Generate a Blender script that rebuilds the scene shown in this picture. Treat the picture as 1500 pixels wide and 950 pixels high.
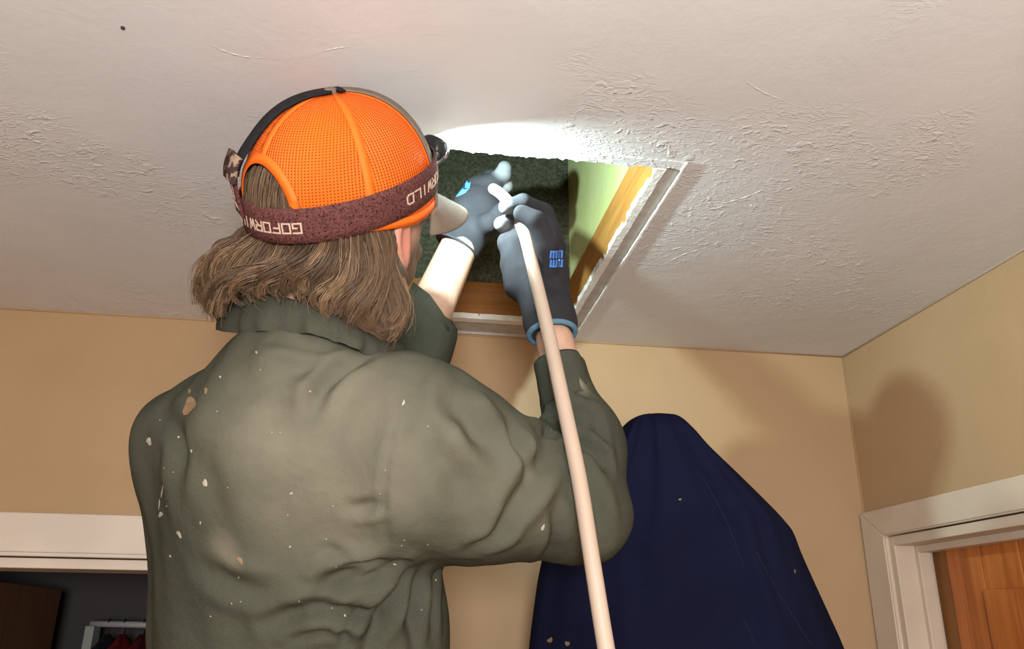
import bpy, bmesh, math, random
import numpy as np
from mathutils import Vector, Matrix
from mathutils.bvhtree import BVHTree

random.seed(7)
rng = np.random.default_rng(7)
for o in list(bpy.data.objects):
    bpy.data.objects.remove(o, do_unlink=True)
scene = bpy.context.scene
C = scene.collection

# ------------------------------------------------------------------ camera
CAMZ = 1.88                       # phone held at about eye height
FPX = 1202.5
_r = np.array([0.98980746, -0.14200316, 0.01078429])
_u = np.array([-0.05932218, -0.34228005, 0.93772344])
_f = np.array([0.12946844, 0.9288054, 0.34721528])
cam_d = bpy.data.cameras.new('camera'); cam = bpy.data.objects.new('camera', cam_d); C.objects.link(cam)
cam_d.sensor_width = 36; cam_d.lens = FPX / 1500 * 36; cam_d.clip_start = 0.01
M = Matrix.Identity(4)
for i in range(3):
    M[i][0] = _r[i]; M[i][1] = _u[i]; M[i][2] = -_f[i]
M[2][3] = CAMZ
cam.matrix_world = M
scene.camera = cam
CAMP = np.array([0, 0, CAMZ])

# ------------------------------------------------------------------ light
w = bpy.data.worlds.new('world'); scene.world = w; w.use_nodes = True
w.node_tree.nodes['Background'].inputs[0].default_value = (0.9, 0.75, 0.6, 1)
w.node_tree.nodes['Background'].inputs[1].default_value = 0.02

def area(name, loc, target, size, energy, col):
    d = bpy.data.lights.new(name, 'AREA'); d.shape = 'DISK'; d.size = size; d.energy = energy; d.color = col
    o = bpy.data.objects.new(name, d); C.objects.link(o); o.location = loc
    o.rotation_euler = (Vector(target) - Vector(loc)).to_track_quat('-Z', 'Y').to_euler()
    return o
def point(name, loc, rad, energy, col):
    d = bpy.data.lights.new(name, 'POINT'); d.shadow_soft_size = rad; d.energy = energy; d.color = col
    o = bpy.data.objects.new(name, d); C.objects.link(o); o.location = loc
    return o
# the room's own lamp, hanging behind the photographer
point('room_lamp_light', (-0.03, -0.58, 1.87), 0.15, 122, (1.0, 0.985, 0.985))
HEADLAMP_W = 24.0
vs = scene.view_settings
vs.view_transform = 'Standard'; vs.look = 'None'; vs.gamma = 1; vs.use_curve_mapping = False
vs.exposure = 0.0

# ------------------------------------------------------------------ helpers
def at(px, py, z):
    """point seen at this place of the photo, z metres along the lens axis"""
    return CAMP + ((px - 750) * _r - (py - 475) * _u + FPX * _f) / FPX * z
def ray(px, py):
    d = ((px - 750) * _r - (py - 475) * _u + FPX * _f); return d / np.linalg.norm(d)
def nrm(v):
    v = np.asarray(v, float); return v / np.linalg.norm(v)

def link(name, me, mat=None, parent=None, smooth=False):
    o = bpy.data.objects.new(name, me); C.objects.link(o)
    if mat is not None:
        me.materials.append(mat)
    if parent is not None:
        o.parent = parent
        o.location = -world_loc(parent)
    if smooth:
        me.polygons.foreach_set('use_smooth', [True] * len(me.polygons))
    return o
def world_loc(o):
    l = Vector(o.location)
    while o.parent is not None:
        o = o.parent; l = l + o.location
    return l
def empty(name, loc, label=None, cat=None, group=None):
    o = bpy.data.objects.new(name, None); C.objects.link(o); o.location = loc; o.empty_display_size = .1
    tag(o, label, cat, group); return o
def tag(o, label=None, cat=None, group=None, kind=None):
    if label: o['label'] = label
    if cat: o['category'] = cat
    if group: o['group'] = group
    if kind: o['kind'] = kind
    return o
def mesh(name, V, F):
    me = bpy.data.meshes.new(name)
    me.from_pydata([tuple(map(float, v)) for v in V], [], [tuple(map(int, f)) for f in F]); me.update(); return me
def mesh_np(name, V, Q):
    me = bpy.data.meshes.new(name); n = len(V); m = len(Q); k = Q.shape[1]
    me.vertices.add(n); me.vertices.foreach_set('co', np.asarray(V, np.float32).ravel())
    me.loops.add(m * k); me.loops.foreach_set('vertex_index', Q.astype(np.int32).ravel())
    me.polygons.add(m); me.polygons.foreach_set('loop_start', np.arange(0, m * k, k, dtype=np.int32))
    me.update(calc_edges=True); me.validate(); return me
def fattr(me, name, vals):
    a = me.attributes.new(name, 'FLOAT', 'POINT'); a.data.foreach_set('value', np.asarray(vals, np.float32))
def box(name, lo, hi, mat, parent=None, bev=0.0, smooth=False):
    lo = np.minimum(lo, hi); hi = np.maximum(lo, hi) if False else hi
    bm = bmesh.new(); bmesh.ops.create_cube(bm, size=1)
    c = (np.array(lo) + np.array(hi)) / 2; s = np.abs(np.array(hi) - np.array(lo))
    for v in bm.verts: v.co = Vector(c + np.array(v.co) * s)
    if bev > 0:
        bmesh.ops.bevel(bm, geom=bm.edges[:], offset=bev, segments=2, affect='EDGES', profile=.6)
    me = bpy.data.meshes.new(name); bm.to_mesh(me); bm.free()
    return link(name, me, mat, parent, smooth)
def struct(o):
    o['kind'] = 'structure'; return o

# signed distance pieces ---------------------------------------------
def sm(a, b, k):
    h = np.maximum(k - np.abs(a - b), 0) / k
    return np.minimum(a, b) - h * h * k * .25
def caps(P, a, b, ra, rb, flat=None, ff=1.0):
    a = np.asarray(a, np.float32); b = np.asarray(b, np.float32)
    ab = b - a; pa = P - a
    t = np.clip((pa @ ab) / float(ab @ ab), 0, 1)
    d = pa - t[:, None] * ab
    if flat is not None:
        n = nrm(flat).astype(np.float32); c = d @ n
        d = d + (c * (ff - 1))[:, None] * n
    return np.sqrt((d * d).sum(1)) - (ra + (rb - ra) * t)
def ell(P, c, ax, rad):
    q = (P - np.asarray(c, np.float32)) @ np.array(ax, np.float32).T
    rad = np.array(rad, np.float32)
    k0 = np.sqrt(((q / rad) ** 2).sum(1)); k1 = np.sqrt(((q / rad ** 2) ** 2).sum(1))
    return k0 * (k0 - 1) / np.maximum(k1, 1e-6)
def surfnet(fn, lo, hi, h):
    lo = np.array(lo, float); hi = np.array(hi, float)
    n = np.ceil((hi - lo) / h).astype(int) + 1
    xs = [lo[i] + h * np.arange(n[i]) for i in range(3)]
    D = np.empty(n, np.float32)
    Yg, Zg = np.meshgrid(xs[1], xs[2], indexing='ij')
    for i0 in range(0, n[0], 16):
        xx = xs[0][i0:i0 + 16]
        P = np.empty((len(xx), n[1], n[2], 3), np.float32)
        P[..., 0] = xx[:, None, None]; P[..., 1] = Yg; P[..., 2] = Zg
        D[i0:i0 + 16] = fn(P.reshape(-1, 3)).reshape(len(xx), n[1], n[2])
    S = D < 0
    acc = np.zeros(tuple(n - 1) + (3,), np.float32); cnt = np.zeros(tuple(n - 1), np.float32)
    offs = [(i, j, k) for i in (0, 1) for j in (0, 1) for k in (0, 1)]
    def sl(A, o): return A[o[0]:n[0] - 1 + o[0], o[1]:n[1] - 1 + o[1], o[2]:n[2] - 1 + o[2]]
    for a in offs:
        for ax in range(3):
            if a[ax]: continue
            b = list(a); b[ax] = 1; b = tuple(b)
            da, db = sl(D, a), sl(D, b); m = sl(S, a) != sl(S, b)
            t = np.where(m, da / np.where(m, da - db, 1), 0)
            for c in range(3):
                acc[..., c] += np.where(m, a[c] + (t if c == ax else 0), 0)
            cnt += m
    act = cnt > 0
    idx = -np.ones(act.shape, np.int64); idx[act] = np.arange(act.sum())
    ijk = np.argwhere(act)
    V = lo + h * (ijk + acc[act] / cnt[act][:, None])
    Q = []
    for ax in range(3):
        o1, o2 = [(1, 2), (2, 0), (0, 1)][ax]
        A = [slice(None)] * 3; B = [slice(None)] * 3
        A[ax] = slice(0, n[ax] - 1); B[ax] = slice(1, n[ax])
        for q in (o1, o2): A[q] = slice(1, n[q] - 1); B[q] = slice(1, n[q] - 1)
        sa, sb = S[tuple(A)], S[tuple(B)]
        for flip in (False, True):
            m = (sa & ~sb) if not flip else (~sa & sb)
            e = np.argwhere(m)
            if not len(e): continue
            e[:, o1] += 1; e[:, o2] += 1
            def cell(d1, d2):
                c = e.copy(); c[:, o1] -= d1; c[:, o2] -= d2
                return idx[c[:, 0], c[:, 1], c[:, 2]]
            q = np.stack([cell(1, 1), cell(0, 1), cell(0, 0), cell(1, 0)], 1)
            Q.append(q[:, ::-1] if flip else q)
    return V, np.concatenate(Q)
def vnormals(V, Q):
    n = np.cross(V[Q[:, 2]] - V[Q[:, 0]], V[Q[:, 3]] - V[Q[:, 1]])
    N = np.zeros_like(V)
    for k in range(4): np.add.at(N, Q[:, k], n)
    return N / np.maximum(np.linalg.norm(N, axis=1), 1e-12)[:, None]
def vsmooth(V, Q, it=2, lam=.5):
    E = np.concatenate([Q[:, [0, 1]], Q[:, [1, 2]], Q[:, [2, 3]], Q[:, [3, 0]]])
    for _ in range(it):
        A = np.zeros_like(V); c = np.zeros(len(V))
        np.add.at(A, E[:, 0], V[E[:, 1]]); np.add.at(c, E[:, 0], 1)
        np.add.at(A, E[:, 1], V[E[:, 0]]); np.add.at(c, E[:, 1], 1)
        V = V + lam * (A / c[:, None] - V)
    return V
def tube(name, pts, rad, mat, parent=None, sides=12, closed=False):
    pts = np.array(pts, float); n = len(pts)
    rad = np.broadcast_to(np.asarray(rad, float), (n,))
    V = []; prev = None
    for i in range(n):
        t = pts[min(i + 1, n - 1)] - pts[max(i - 1, 0)]
        if closed: t = pts[(i + 1) % n] - pts[i - 1]
        t = nrm(t)
        if prev is None:
            a = np.cross(t, [0, 0, 1.0]); a = np.cross(t, [1.0, 0, 0]) if np.linalg.norm(a) < .1 else a
        else: a = prev - t * (prev @ t)
        a = nrm(a); prev = a; b = np.cross(t, a)
        for k in range(sides):
            g = 2 * math.pi * k / sides
            V.append(pts[i] + rad[i] * (math.cos(g) * a + math.sin(g) * b))
    F = []
    m = n if closed else n - 1
    for i in range(m):
        j = (i + 1) % n
        for k in range(sides):
            k2 = (k + 1) % sides
            F.append((i * sides + k, i * sides + k2, j * sides + k2, j * sides + k))
    if not closed:
        F.append(tuple(range(sides))[::-1]); F.append(tuple((n - 1) * sides + k for k in range(sides)))
    return link(name, mesh(name, V, F), mat, parent, True)
def spline(pts, n):
    pts = np.array(pts, float); k = len(pts)
    P = np.vstack([2 * pts[0] - pts[1], pts, 2 * pts[-1] - pts[-2]])
    out = []
    for s in np.linspace(0, k - 1, n):
        i = min(int(s), k - 2); t = s - i
        a, b, c, d = P[i], P[i + 1], P[i + 2], P[i + 3]
        out.append(.5 * (2 * b + (c - a) * t + (2 * a - 5 * b + 4 * c - d) * t * t + (3 * b - a - 3 * c + d) * t ** 3))
    return np.array(out)
def grid_faces(nu, nv, closed_u=False):
    F = []
    for i in range(nu if closed_u else nu - 1):
        for j in range(nv - 1):
            i2 = (i + 1) % nu
            F.append((i * nv + j, i2 * nv + j, i2 * nv + j + 1, i * nv + j + 1))
    return F
def solidify(o, th, off=-1):
    m = o.modifiers.new('thickness', 'SOLIDIFY'); m.thickness = th; m.offset = off; return o

# ------------------------------------------------------------------ materials
class NT:
    def __init__(s, name, rough=.6, spec=.3):
        s.m = bpy.data.materials.new(name); s.m.use_nodes = True; s.t = s.m.node_tree
        s.b = s.t.nodes['Principled BSDF']; s.out = s.t.nodes['Material Output']
        s.b.inputs['Roughness'].default_value = rough; s.b.inputs['Specular IOR Level'].default_value = spec
        s.co = s.n('ShaderNodeTexCoord').outputs['Object']
    def n(s, typ, **kw):
        nd = s.t.nodes.new(typ)
        for k, v in kw.items(): setattr(nd, k, v)
        return nd
    def set(s, sock, v):
        if hasattr(v, 'is_linked') or hasattr(v, 'links'): s.t.links.new(v, sock)
        else:
            if isinstance(v, (tuple, list)) and len(v) == 3 and sock.type == 'RGBA': v = (*v, 1)
            sock.default_value = v
    def noise(s, scale, detail=4, rough=.55, dist=0, co=None, vec=None):
        nd = s.n('ShaderNodeTexNoise'); c = co or s.co
        if vec:
            mp = s.n('ShaderNodeMapping'); mp.inputs['Scale'].default_value = vec; s.t.links.new(c, mp.inputs[0]); c = mp.outputs[0]
        s.t.links.new(c, nd.inputs['Vector'])
        nd.inputs['Scale'].default_value = scale; nd.inputs['Detail'].default_value = detail
        nd.inputs['Roughness'].default_value = rough; nd.inputs['Distortion'].default_value = dist
        return nd.outputs[0]
    def ramp(s, v, a, b, lo=0., hi=1.):
        nd = s.n('ShaderNodeMapRange'); nd.interpolation_type = 'SMOOTHSTEP'
        for i, x in enumerate((v, a, b, lo, hi)): s.set(nd.inputs[i], x)
        return nd.outputs[0]
    def mix(s, f, a, b, mode='MIX'):
        nd = s.n('ShaderNodeMix', data_type='RGBA', blend_type=mode)
        s.set(nd.inputs[0], f); s.set(nd.inputs[6], a); s.set(nd.inputs[7], b); return nd.outputs[2]
    def math(s, op, a, b=0.):
        nd = s.n('ShaderNodeMath', operation=op); s.set(nd.inputs[0], a); s.set(nd.inputs[1], b); return nd.outputs[0]
    def attr(s, name):
        return s.n('ShaderNodeAttribute', attribute_name=name).outputs['Fac']
    def col(s, c): s.set(s.b.inputs['Base Color'], c)
    def bump(s, h, strength=.3, dist=.01):
        nd = s.n('ShaderNodeBump'); nd.inputs['Strength'].default_value = strength; nd.inputs['Distance'].default_value = dist
        s.t.links.new(h, nd.inputs['Height'])
        prev = s.b.inputs['Normal'].links[0].from_socket if s.b.inputs['Normal'].links else None
        if prev: s.t.links.new(prev, nd.inputs['Normal'])
        s.t.links.new(nd.outputs[0], s.b.inputs['Normal'])

def m_ceiling():
    k = NT('ceiling_plaster', .55, .4)
    big = k.noise(2.2, 3); mid = k.noise(16, 5, .6, .4); fine = k.noise(70, 3, .6)
    k.col(k.mix(k.ramp(big, .3, .7), (.655, .665, .665), (.71, .72, .725)))
    # trowel ridges and blobs, denser in patches
    rid = k.noise(26, 2, .5, 1.6, vec=(1, 2.2, 1)); ridm = k.ramp(k.math('ABSOLUTE', k.math('SUBTRACT', rid, .5)), .0, .06, 1, 0)
    patch = k.ramp(k.noise(3.1, 2), .47, .62)
    blob = k.ramp(k.noise(45, 2, .5, .8), .60, .72)
    k.bump(mid, .10, .010); k.bump(fine, .12, .002)
    k.bump(k.math('MULTIPLY', ridm, patch), .32, .0025)
    k.bump(k.math('MULTIPLY', blob, patch), .45, .0025)
    return k.m
def m_wall(name, a, b):
    k = NT(name, .6, .3)
    k.col(k.mix(k.ramp(k.noise(3, 3), .3, .7), a, b))
    k.bump(k.noise(120, 3), .2, .002); k.bump(k.noise(9, 3), .15, .008)
    return k.m
def m_plain(name, c, rough=.6, spec=.3, var=.12, scale=30, bump=0., bscale=200, metal=0.):
    k = NT(name, rough, spec); c2 = tuple(x * (1 - var) for x in c)
    k.col(k.mix(k.ramp(k.noise(scale, 4), .3, .7), c, c2))
    k.b.inputs['Metallic'].default_value = metal
    if bump: k.bump(k.noise(bscale, 3), bump, .002)
    return k.m
def m_wood(name, a, b, axis, knots=False, rough=.5):
    k = NT(name, rough, .35)
    sc = [14, 14, 14]; sc[axis] = 1.1
    g = k.noise(3.2, 6, .65, .8, vec=tuple(sc))
    c = k.mix(k.ramp(g, .3, .72), a, b)
    sc2 = [90, 90, 90]; sc2[axis] = 3
    c = k.mix(k.ramp(k.noise(1.5, 3, vec=tuple(sc2)), .45, .75, 0, .35), c, tuple(x * .55 for x in b))
    if knots:
        v = k.n('ShaderNodeTexVoronoi'); mp = k.n('ShaderNodeMapping'); s3 = [5, 5, 5]; s3[axis] = 3.2
        mp.inputs['Scale'].default_value = s3; k.t.links.new(k.co, mp.inputs[0]); k.t.links.new(mp.outputs[0], v.inputs['Vector'])
        v.inputs['Scale'].default_value = 1.0
        c = k.mix(k.ramp(v.outputs['Distance'], .05, .13, 1, 0), c, (.07, .02, .008))
    k.col(c); k.bump(g, .15, .003)
    return k.m

MAT = {}
MAT['ceiling'] = m_ceiling()
MAT['wall'] = m_wall('tan_wall_paint', (.405, .272, .148), (.44, .298, .165))
MAT['trim'] = m_plain('trim_paint', (.66, .585, .50), .4, .4, .08, 8, .1, 60)
MAT['trim_right'] = m_plain('old_trim_paint', (.62, .52, .41), .4, .4, .1, 8, .1, 60)
MAT['white_edge'] = m_plain('raw_white_edge', (.80, .80, .76), .7, .2, .1, 60, .5, 120)
MAT['ledge'] = m_plain('ledge_paint', (.50, .46, .42), .6, .3, .2, 40, .3, 90)
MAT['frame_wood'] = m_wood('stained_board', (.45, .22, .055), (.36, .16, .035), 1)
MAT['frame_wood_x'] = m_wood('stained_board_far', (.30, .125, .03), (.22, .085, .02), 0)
MAT['pine'] = m_wood('knotty_pine', (.52, .175, .04), (.37, .105, .02), 2, True, .4)
MAT['dark_door'] = m_wood('dark_door_wood', (.16, .075, .03), (.10, .045, .018), 2, False, .5)
MAT['floor'] = m_wood('floor_boards', (.30, .17, .08), (.22, .11, .05), 1)
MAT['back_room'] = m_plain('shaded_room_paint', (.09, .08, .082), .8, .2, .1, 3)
def m_lime():
    k = NT('lime_paint', .6, .3)
    k.col(k.mix(k.ramp(k.noise(9, 4), .35, .7), (.64, .71, .28), (.70, .75, .37)))
    k.bump(k.noise(60, 4), .3, .004); return k.m
def m_olive():
    k = NT('speckled_olive_board', .9, .1)
    f = k.noise(150, 4, .7); g = k.noise(14, 3)
    c = k.mix(k.ramp(f, .35, .65), (.055, .055, .034), (.135, .135, .088))
    c = k.mix(k.ramp(k.noise(260, 2), .66, .72), c, (.38, .38, .26))
    k.col(k.mix(k.ramp(g, .3, .75, 0, .4), c, (.07, .065, .04)))
    k.bump(f, .8, .006); k.bump(g, .5, .02); return k.m
MAT['lime'] = m_lime(); MAT['olive'] = m_olive()

# ------------------------------------------------------------------ the room
H = 2.50; D = 1.742; XR = 1.0446; XL = -1.75; YB = -2.2; TH = .013
HX0, HX1, HY0, HY1 = -.10, .345, .985, 1.632          # clear opening of the hatch
RX0, RX1, RY0, RY1 = -.135, .381, .964, 1.728         # outer edge of its rim

def wall_with_hole(name, plane, pos, th, u0, u1, v0, v1, hole, mat):
    """slab normal to axis plane (0=x,1=y,2=z) with one rectangular hole (u,v ranges)"""
    a0, a1, b0, b1 = hole
    us = [u0, a0, a1, u1]; vs_ = [v0, b0, b1, v1]
    V = []; F = []
    for s in (0, 1):
        for i in range(4):
            for j in range(4):
                p = [us[i], vs_[j]]; p.insert(plane, pos + s * th); V.append(p)
    idx = lambda s, i, j: s * 16 + i * 4 + j
    for i in range(3):
        for j in range(3):
            if i == 1 and j == 1: continue
            F.append((idx(0, i, j), idx(0, i + 1, j), idx(0, i + 1, j + 1), idx(0, i, j + 1)))
            F.append((idx(1, i, j), idx(1, i, j + 1), idx(1, i + 1, j + 1), idx(1, i + 1, j)))
    for (i, j, k, l) in ((1, 1, 2, 1), (2, 1, 2, 2), (2, 2, 1, 2), (1, 2, 1, 1)):
        F.append((idx(0, i, j), idx(1, i, j), idx(1, k, l), idx(0, k, l)))
    me = mesh(name, V, F)
    bm = bmesh.new(); bm.from_mesh(me); bmesh.ops.recalc_face_normals(bm, faces=bm.faces); bm.to_mesh(me); bm.free()
    return struct(link(name, me, mat))

wall_with_hole('ceiling', 2, H, TH, XL, XR + .12, YB, D + .12, (RX0, RX1, RY0, RY1), MAT['ceiling'])
struct(box('floor', (XL, YB, -.05), (XR + .12, 3.2, 0), MAT['floor']))
LX0, LX1, LTOP = -.955, -.20, 1.99                     # doorway in the far wall
wall_with_hole('wall_back', 1, D, .12, XL, XR, 0, H, (LX0 - .02, LX1 + .02, .0, LTOP + .02), MAT['wall'])
RYA, RYB, RTOP = .86, 1.636, CAMZ + .187               # doorway in the right-hand wall
wall_with_hole('wall_right', 0, XR, .12, YB, D + .12, 0, H, (RYA - .02, RYB + .02, .0, RTOP + .02), MAT['wall'])
struct(box('wall_left', (XL - .1, YB, 0), (XL, D + .12, H), MAT['wall']))
struct(box('wall_front', (XL, YB - .1, 0), (XR + .12, YB, H), MAT['wall']))

# thin paint bead where ceiling and walls meet, and in the corner
struct(tube('trim_1', [(XL, D - .001, H - .001), (RX0, D - .001, H - .001), (XR, D - .001, H - .001)], .0025, MAT['wall'], sides=6))
struct(tube('trim_2', [(XR - .001, D, H - .001), (XR - .001, .6, H - .0005), (XR - .001, YB, H - .001)], .003, MAT['trim_right'], sides=6))
struct(tube('trim_3', [(XR - .001, D - .001, 0), (XR - .001, D - .001, H)], .0025, MAT['wall'], sides=6))

ceil = bpy.data.objects['ceiling']
def on_z(px, py, Z):
    d = ray(px, py); return CAMP + d * ((Z - CAMZ) / d[2])
MAT['nail'] = m_plain('dark_nail_mark', (.06, .055, .05), .7, .2)
p_ = on_z(180, 40, H)
tube('nail_head', [p_ + (0, 0, .002), p_ + (0, 0, -.0015)], [.0026, .0022], MAT['nail'], ceil, 10)
for k_i, pl in enumerate([[(300, 58), (325, 72), (360, 82), (400, 84)], [(78, 250), (110, 256), (150, 260), (182, 259)], [(455, 78), (490, 70), (520, 66)], [(1040, 300), (1090, 288), (1150, 262)],
                          [(960, 395), (1000, 372), (1050, 358)], [(1080, 110), (1120, 135), (1160, 150)], [(1200, 440), (1240, 425), (1300, 420)]]):
    q_ = spline([on_z(x, y, H + .0013) for x, y in pl], 24)
    tube('plaster_ridge', q_, .0012 + .0006 * np.sin(np.linspace(0, 3.14, 24)) * (1 + .5 * np.sin(np.arange(24) * 1.7)), MAT['ceiling'], ceil, 6)

# ---- shaft above the hatch (attic)
SZ = H + TH
struct(box('wall_shaft_far', (HX0 - .12, HY1 + .018, H + .085), (HX1 + .12, HY1 + .05, H + .95), MAT['olive']))
struct(box('wall_shaft_right', (HX1 + .014, HY0 - .2, H + .086), (HX1 + .045, HY1 + .018, H + .95), MAT['lime']))
struct(box('wall_shaft_left', (HX0 - .05, HY0 - .2, H + .085), (HX0 - .02, HY1 + .018, H + .95), MAT['olive']))
struct(box('wall_shaft_near', (HX0 - .05, HY0 - .23, H + .085), (HX1 + .045, HY0 - .2, H + .95), MAT['olive']))
struct(box('ceiling_shaft', (HX0 - .06, HY0 - .24, H + .95), (HX1 + .06, HY1 + .06, H + .98), MAT['olive']))
struct(box('floor_attic', (HX0 - .06, HY0 - .24, H + .07), (HX1 + .02, HY0 - .03, H + .085), MAT['olive']))

hatch = empty('ceiling_hatch', (.12, 1.3, H), 'open rectangular attic hatch framed with stained boards in the ceiling', 'hatch')
def rag_strip(name, p0, p1, width_dir, wd, zdir, th, mat, n=60, rag=.002, seed=1, parent=hatch):
    """a narrow strip with a ragged inner edge"""
    r = np.random.default_rng(seed); p0 = np.array(p0, float); p1 = np.array(p1, float)
    wdv = np.array(width_dir, float); zv = np.array(zdir, float)
    V = []; j = 0
    for i in range(n + 1):
        b = p0 + (p1 - p0) * i / n
        j = .45 * j + r.normal() * rag * .8
        e = r.normal() * rag * .4
        for s in (0, 1):
            V += [b + wdv * e + zv * th * s, b + wdv * (wd + j) + zv * th * s]
    F = []
    for i in range(n):
        a = i * 4; c = a + 4
        F += [(a, c, c + 1, a + 1), (a + 2, a + 3, c + 3, c + 2), (a, a + 2, c + 2, c), (a + 1, c + 1, c + 3, a + 3)]
    F += [(0, 1, 3, 2), (n * 4, n * 4 + 2, n * 4 + 3, n * 4 + 1)]
    me = mesh(name, V, F)
    bm = bmesh.new(); bm.from_mesh(me); bmesh.ops.recalc_face_normals(bm, faces=bm.faces); bm.to_mesh(me); bm.free()
    return link(name, me, mat, parent)
# four stained boards lining the opening
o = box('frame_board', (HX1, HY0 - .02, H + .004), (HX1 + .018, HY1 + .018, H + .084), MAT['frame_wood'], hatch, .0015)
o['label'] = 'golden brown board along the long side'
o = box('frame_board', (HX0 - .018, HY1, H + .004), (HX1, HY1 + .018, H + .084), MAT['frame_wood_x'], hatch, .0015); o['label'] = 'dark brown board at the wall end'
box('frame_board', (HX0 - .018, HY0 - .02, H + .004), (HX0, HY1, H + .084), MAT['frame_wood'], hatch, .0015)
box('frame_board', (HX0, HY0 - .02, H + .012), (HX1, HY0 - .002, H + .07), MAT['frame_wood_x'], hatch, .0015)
# rough white plaster lips below the boards
rag_strip('plaster_lip', (HX1 + .012, HY0, H - .002), (HX1 + .012, HY1 + .012, H - .002), (-1, 0, 0), .013, (0, 0, 1), .012, MAT['white_edge'], 70, .0011, 3)
rag_strip('plaster_lip', (HX0, HY1 + .022, H - .002), (HX1 + .012, HY1 + .022, H - .002), (0, -1, 0), .023, (0, 0, 1), .012, MAT['white_edge'], 50, .0009, 4)
rag_strip('plaster_lip', (RX0 + .0, HY0 - .022, H - .001), (RX1, HY0 - .022, H - .001), (0, 1, 0), .020, (0, 0, 1), .014, MAT['ceiling'], 130, .0022, 5)
rag_strip('plaster_lip', (HX0 - .03, HY0, H - .002), (HX0 - .03, HY1 + .02, H - .002), (1, 0, 0), .03, (0, 0, 1), .012, MAT['white_edge'], 60, .001, 6)
# flat ledge outside the lips and its proud paint line
box('ledge', (HX1 + .010, RY0, H + .003), (RX1 + .004, RY1, H + .012), MAT['ledge'], hatch)
box('ledge', (RX0 - .004, HY1 + .018, H + .003), (HX1 + .010, RY1 + .004, H + .012), MAT['ledge'], hatch)
box('ledge', (RX0 - .004, RY0, H + .003), (HX0 - .02, HY1 + .018, H + .012), MAT['ledge'], hatch)
rag_strip('paint_ridge', (RX1 - .0012, RY0, H - .003), (RX1 - .0012, RY1, H - .003), (1, 0, 0), .0035, (0, 0, 1), .006, MAT['white_edge'], 90, .0008, 8)
rag_strip('paint_ridge', (RX0, RY1 - .002, H - .003), (RX1, RY1 - .002, H - .003), (0, 1, 0), .003, (0, 0, 1), .006, MAT['ledge'], 60, .0005, 9)

# ---- doorway in the far wall, dim room behind it
d1 = struct(empty('door_1', ((LX0 + LX1) / 2, D, 0)))
def dbox(name, lo, hi, mat, bev=.002, par=d1): return box(name, lo, hi, mat, par, bev)
CT = D - .018
dbox('casing_head', (LX0 - .09, CT, LTOP + .016), (LX1 + .09, D, LTOP + .090), MAT['trim'], .004)
dbox('casing_bead', (LX0 - .075, CT - .004, LTOP + .009), (LX1 + .075, D, LTOP + .016), MAT['trim'])
dbox('casing_side', (LX1 + .012, CT, 0), (LX1 + .09, D, LTOP + .016), MAT['trim'], .004)
dbox('casing_side', (LX0 - .09, CT, 0), (LX0 - .012, D, LTOP + .016), MAT['trim'], .004)
dbox('jamb', (LX0 - .02, D - .004, LTOP - .012), (LX1 + .02, D + .124, LTOP + .007), MAT['trim'])
dbox('jamb', (LX1, D - .004, 0), (LX1 + .02, D + .124, LTOP - .012), MAT['trim'])
dbox('jamb', (LX0 - .02, D - .004, 0), (LX0, D + .124, LTOP - .012), MAT['trim'])
dl = dbox('door_leaf', (LX0 + .002, D + .128, .01), (LX0 + .037, D + .128 + .735, LTOP - .018), MAT['dark_door'], .003)
dl['label'] = 'dark brown wooden door leaf swung open into the dim room'
k_ = tube('door_knob', [(LX0 + .037, D + .80, 1.0), (LX0 + .06, D + .80, 1.0), (LX0 + .065, D + .80, 1.0), (LX0 + .095, D + .80, 1.0)], [.012, .012, .027, .02], MAT['trim'], dl)
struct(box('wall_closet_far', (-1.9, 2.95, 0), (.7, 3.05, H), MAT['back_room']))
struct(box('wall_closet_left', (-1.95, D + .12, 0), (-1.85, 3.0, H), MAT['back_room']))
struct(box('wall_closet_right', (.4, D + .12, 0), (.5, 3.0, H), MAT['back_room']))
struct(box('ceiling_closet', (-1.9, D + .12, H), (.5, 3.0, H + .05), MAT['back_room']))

MAT['rod'] = m_plain('rod_metal', (.45, .45, .45), .35, .5, .1, 20)
MAT['black'] = m_plain('black_plastic', (.012, .012, .013), .4, .5, .2, 50)
MAT['rack_side'] = m_plain('pale_board', (.32, .36, .33), .6)
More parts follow.
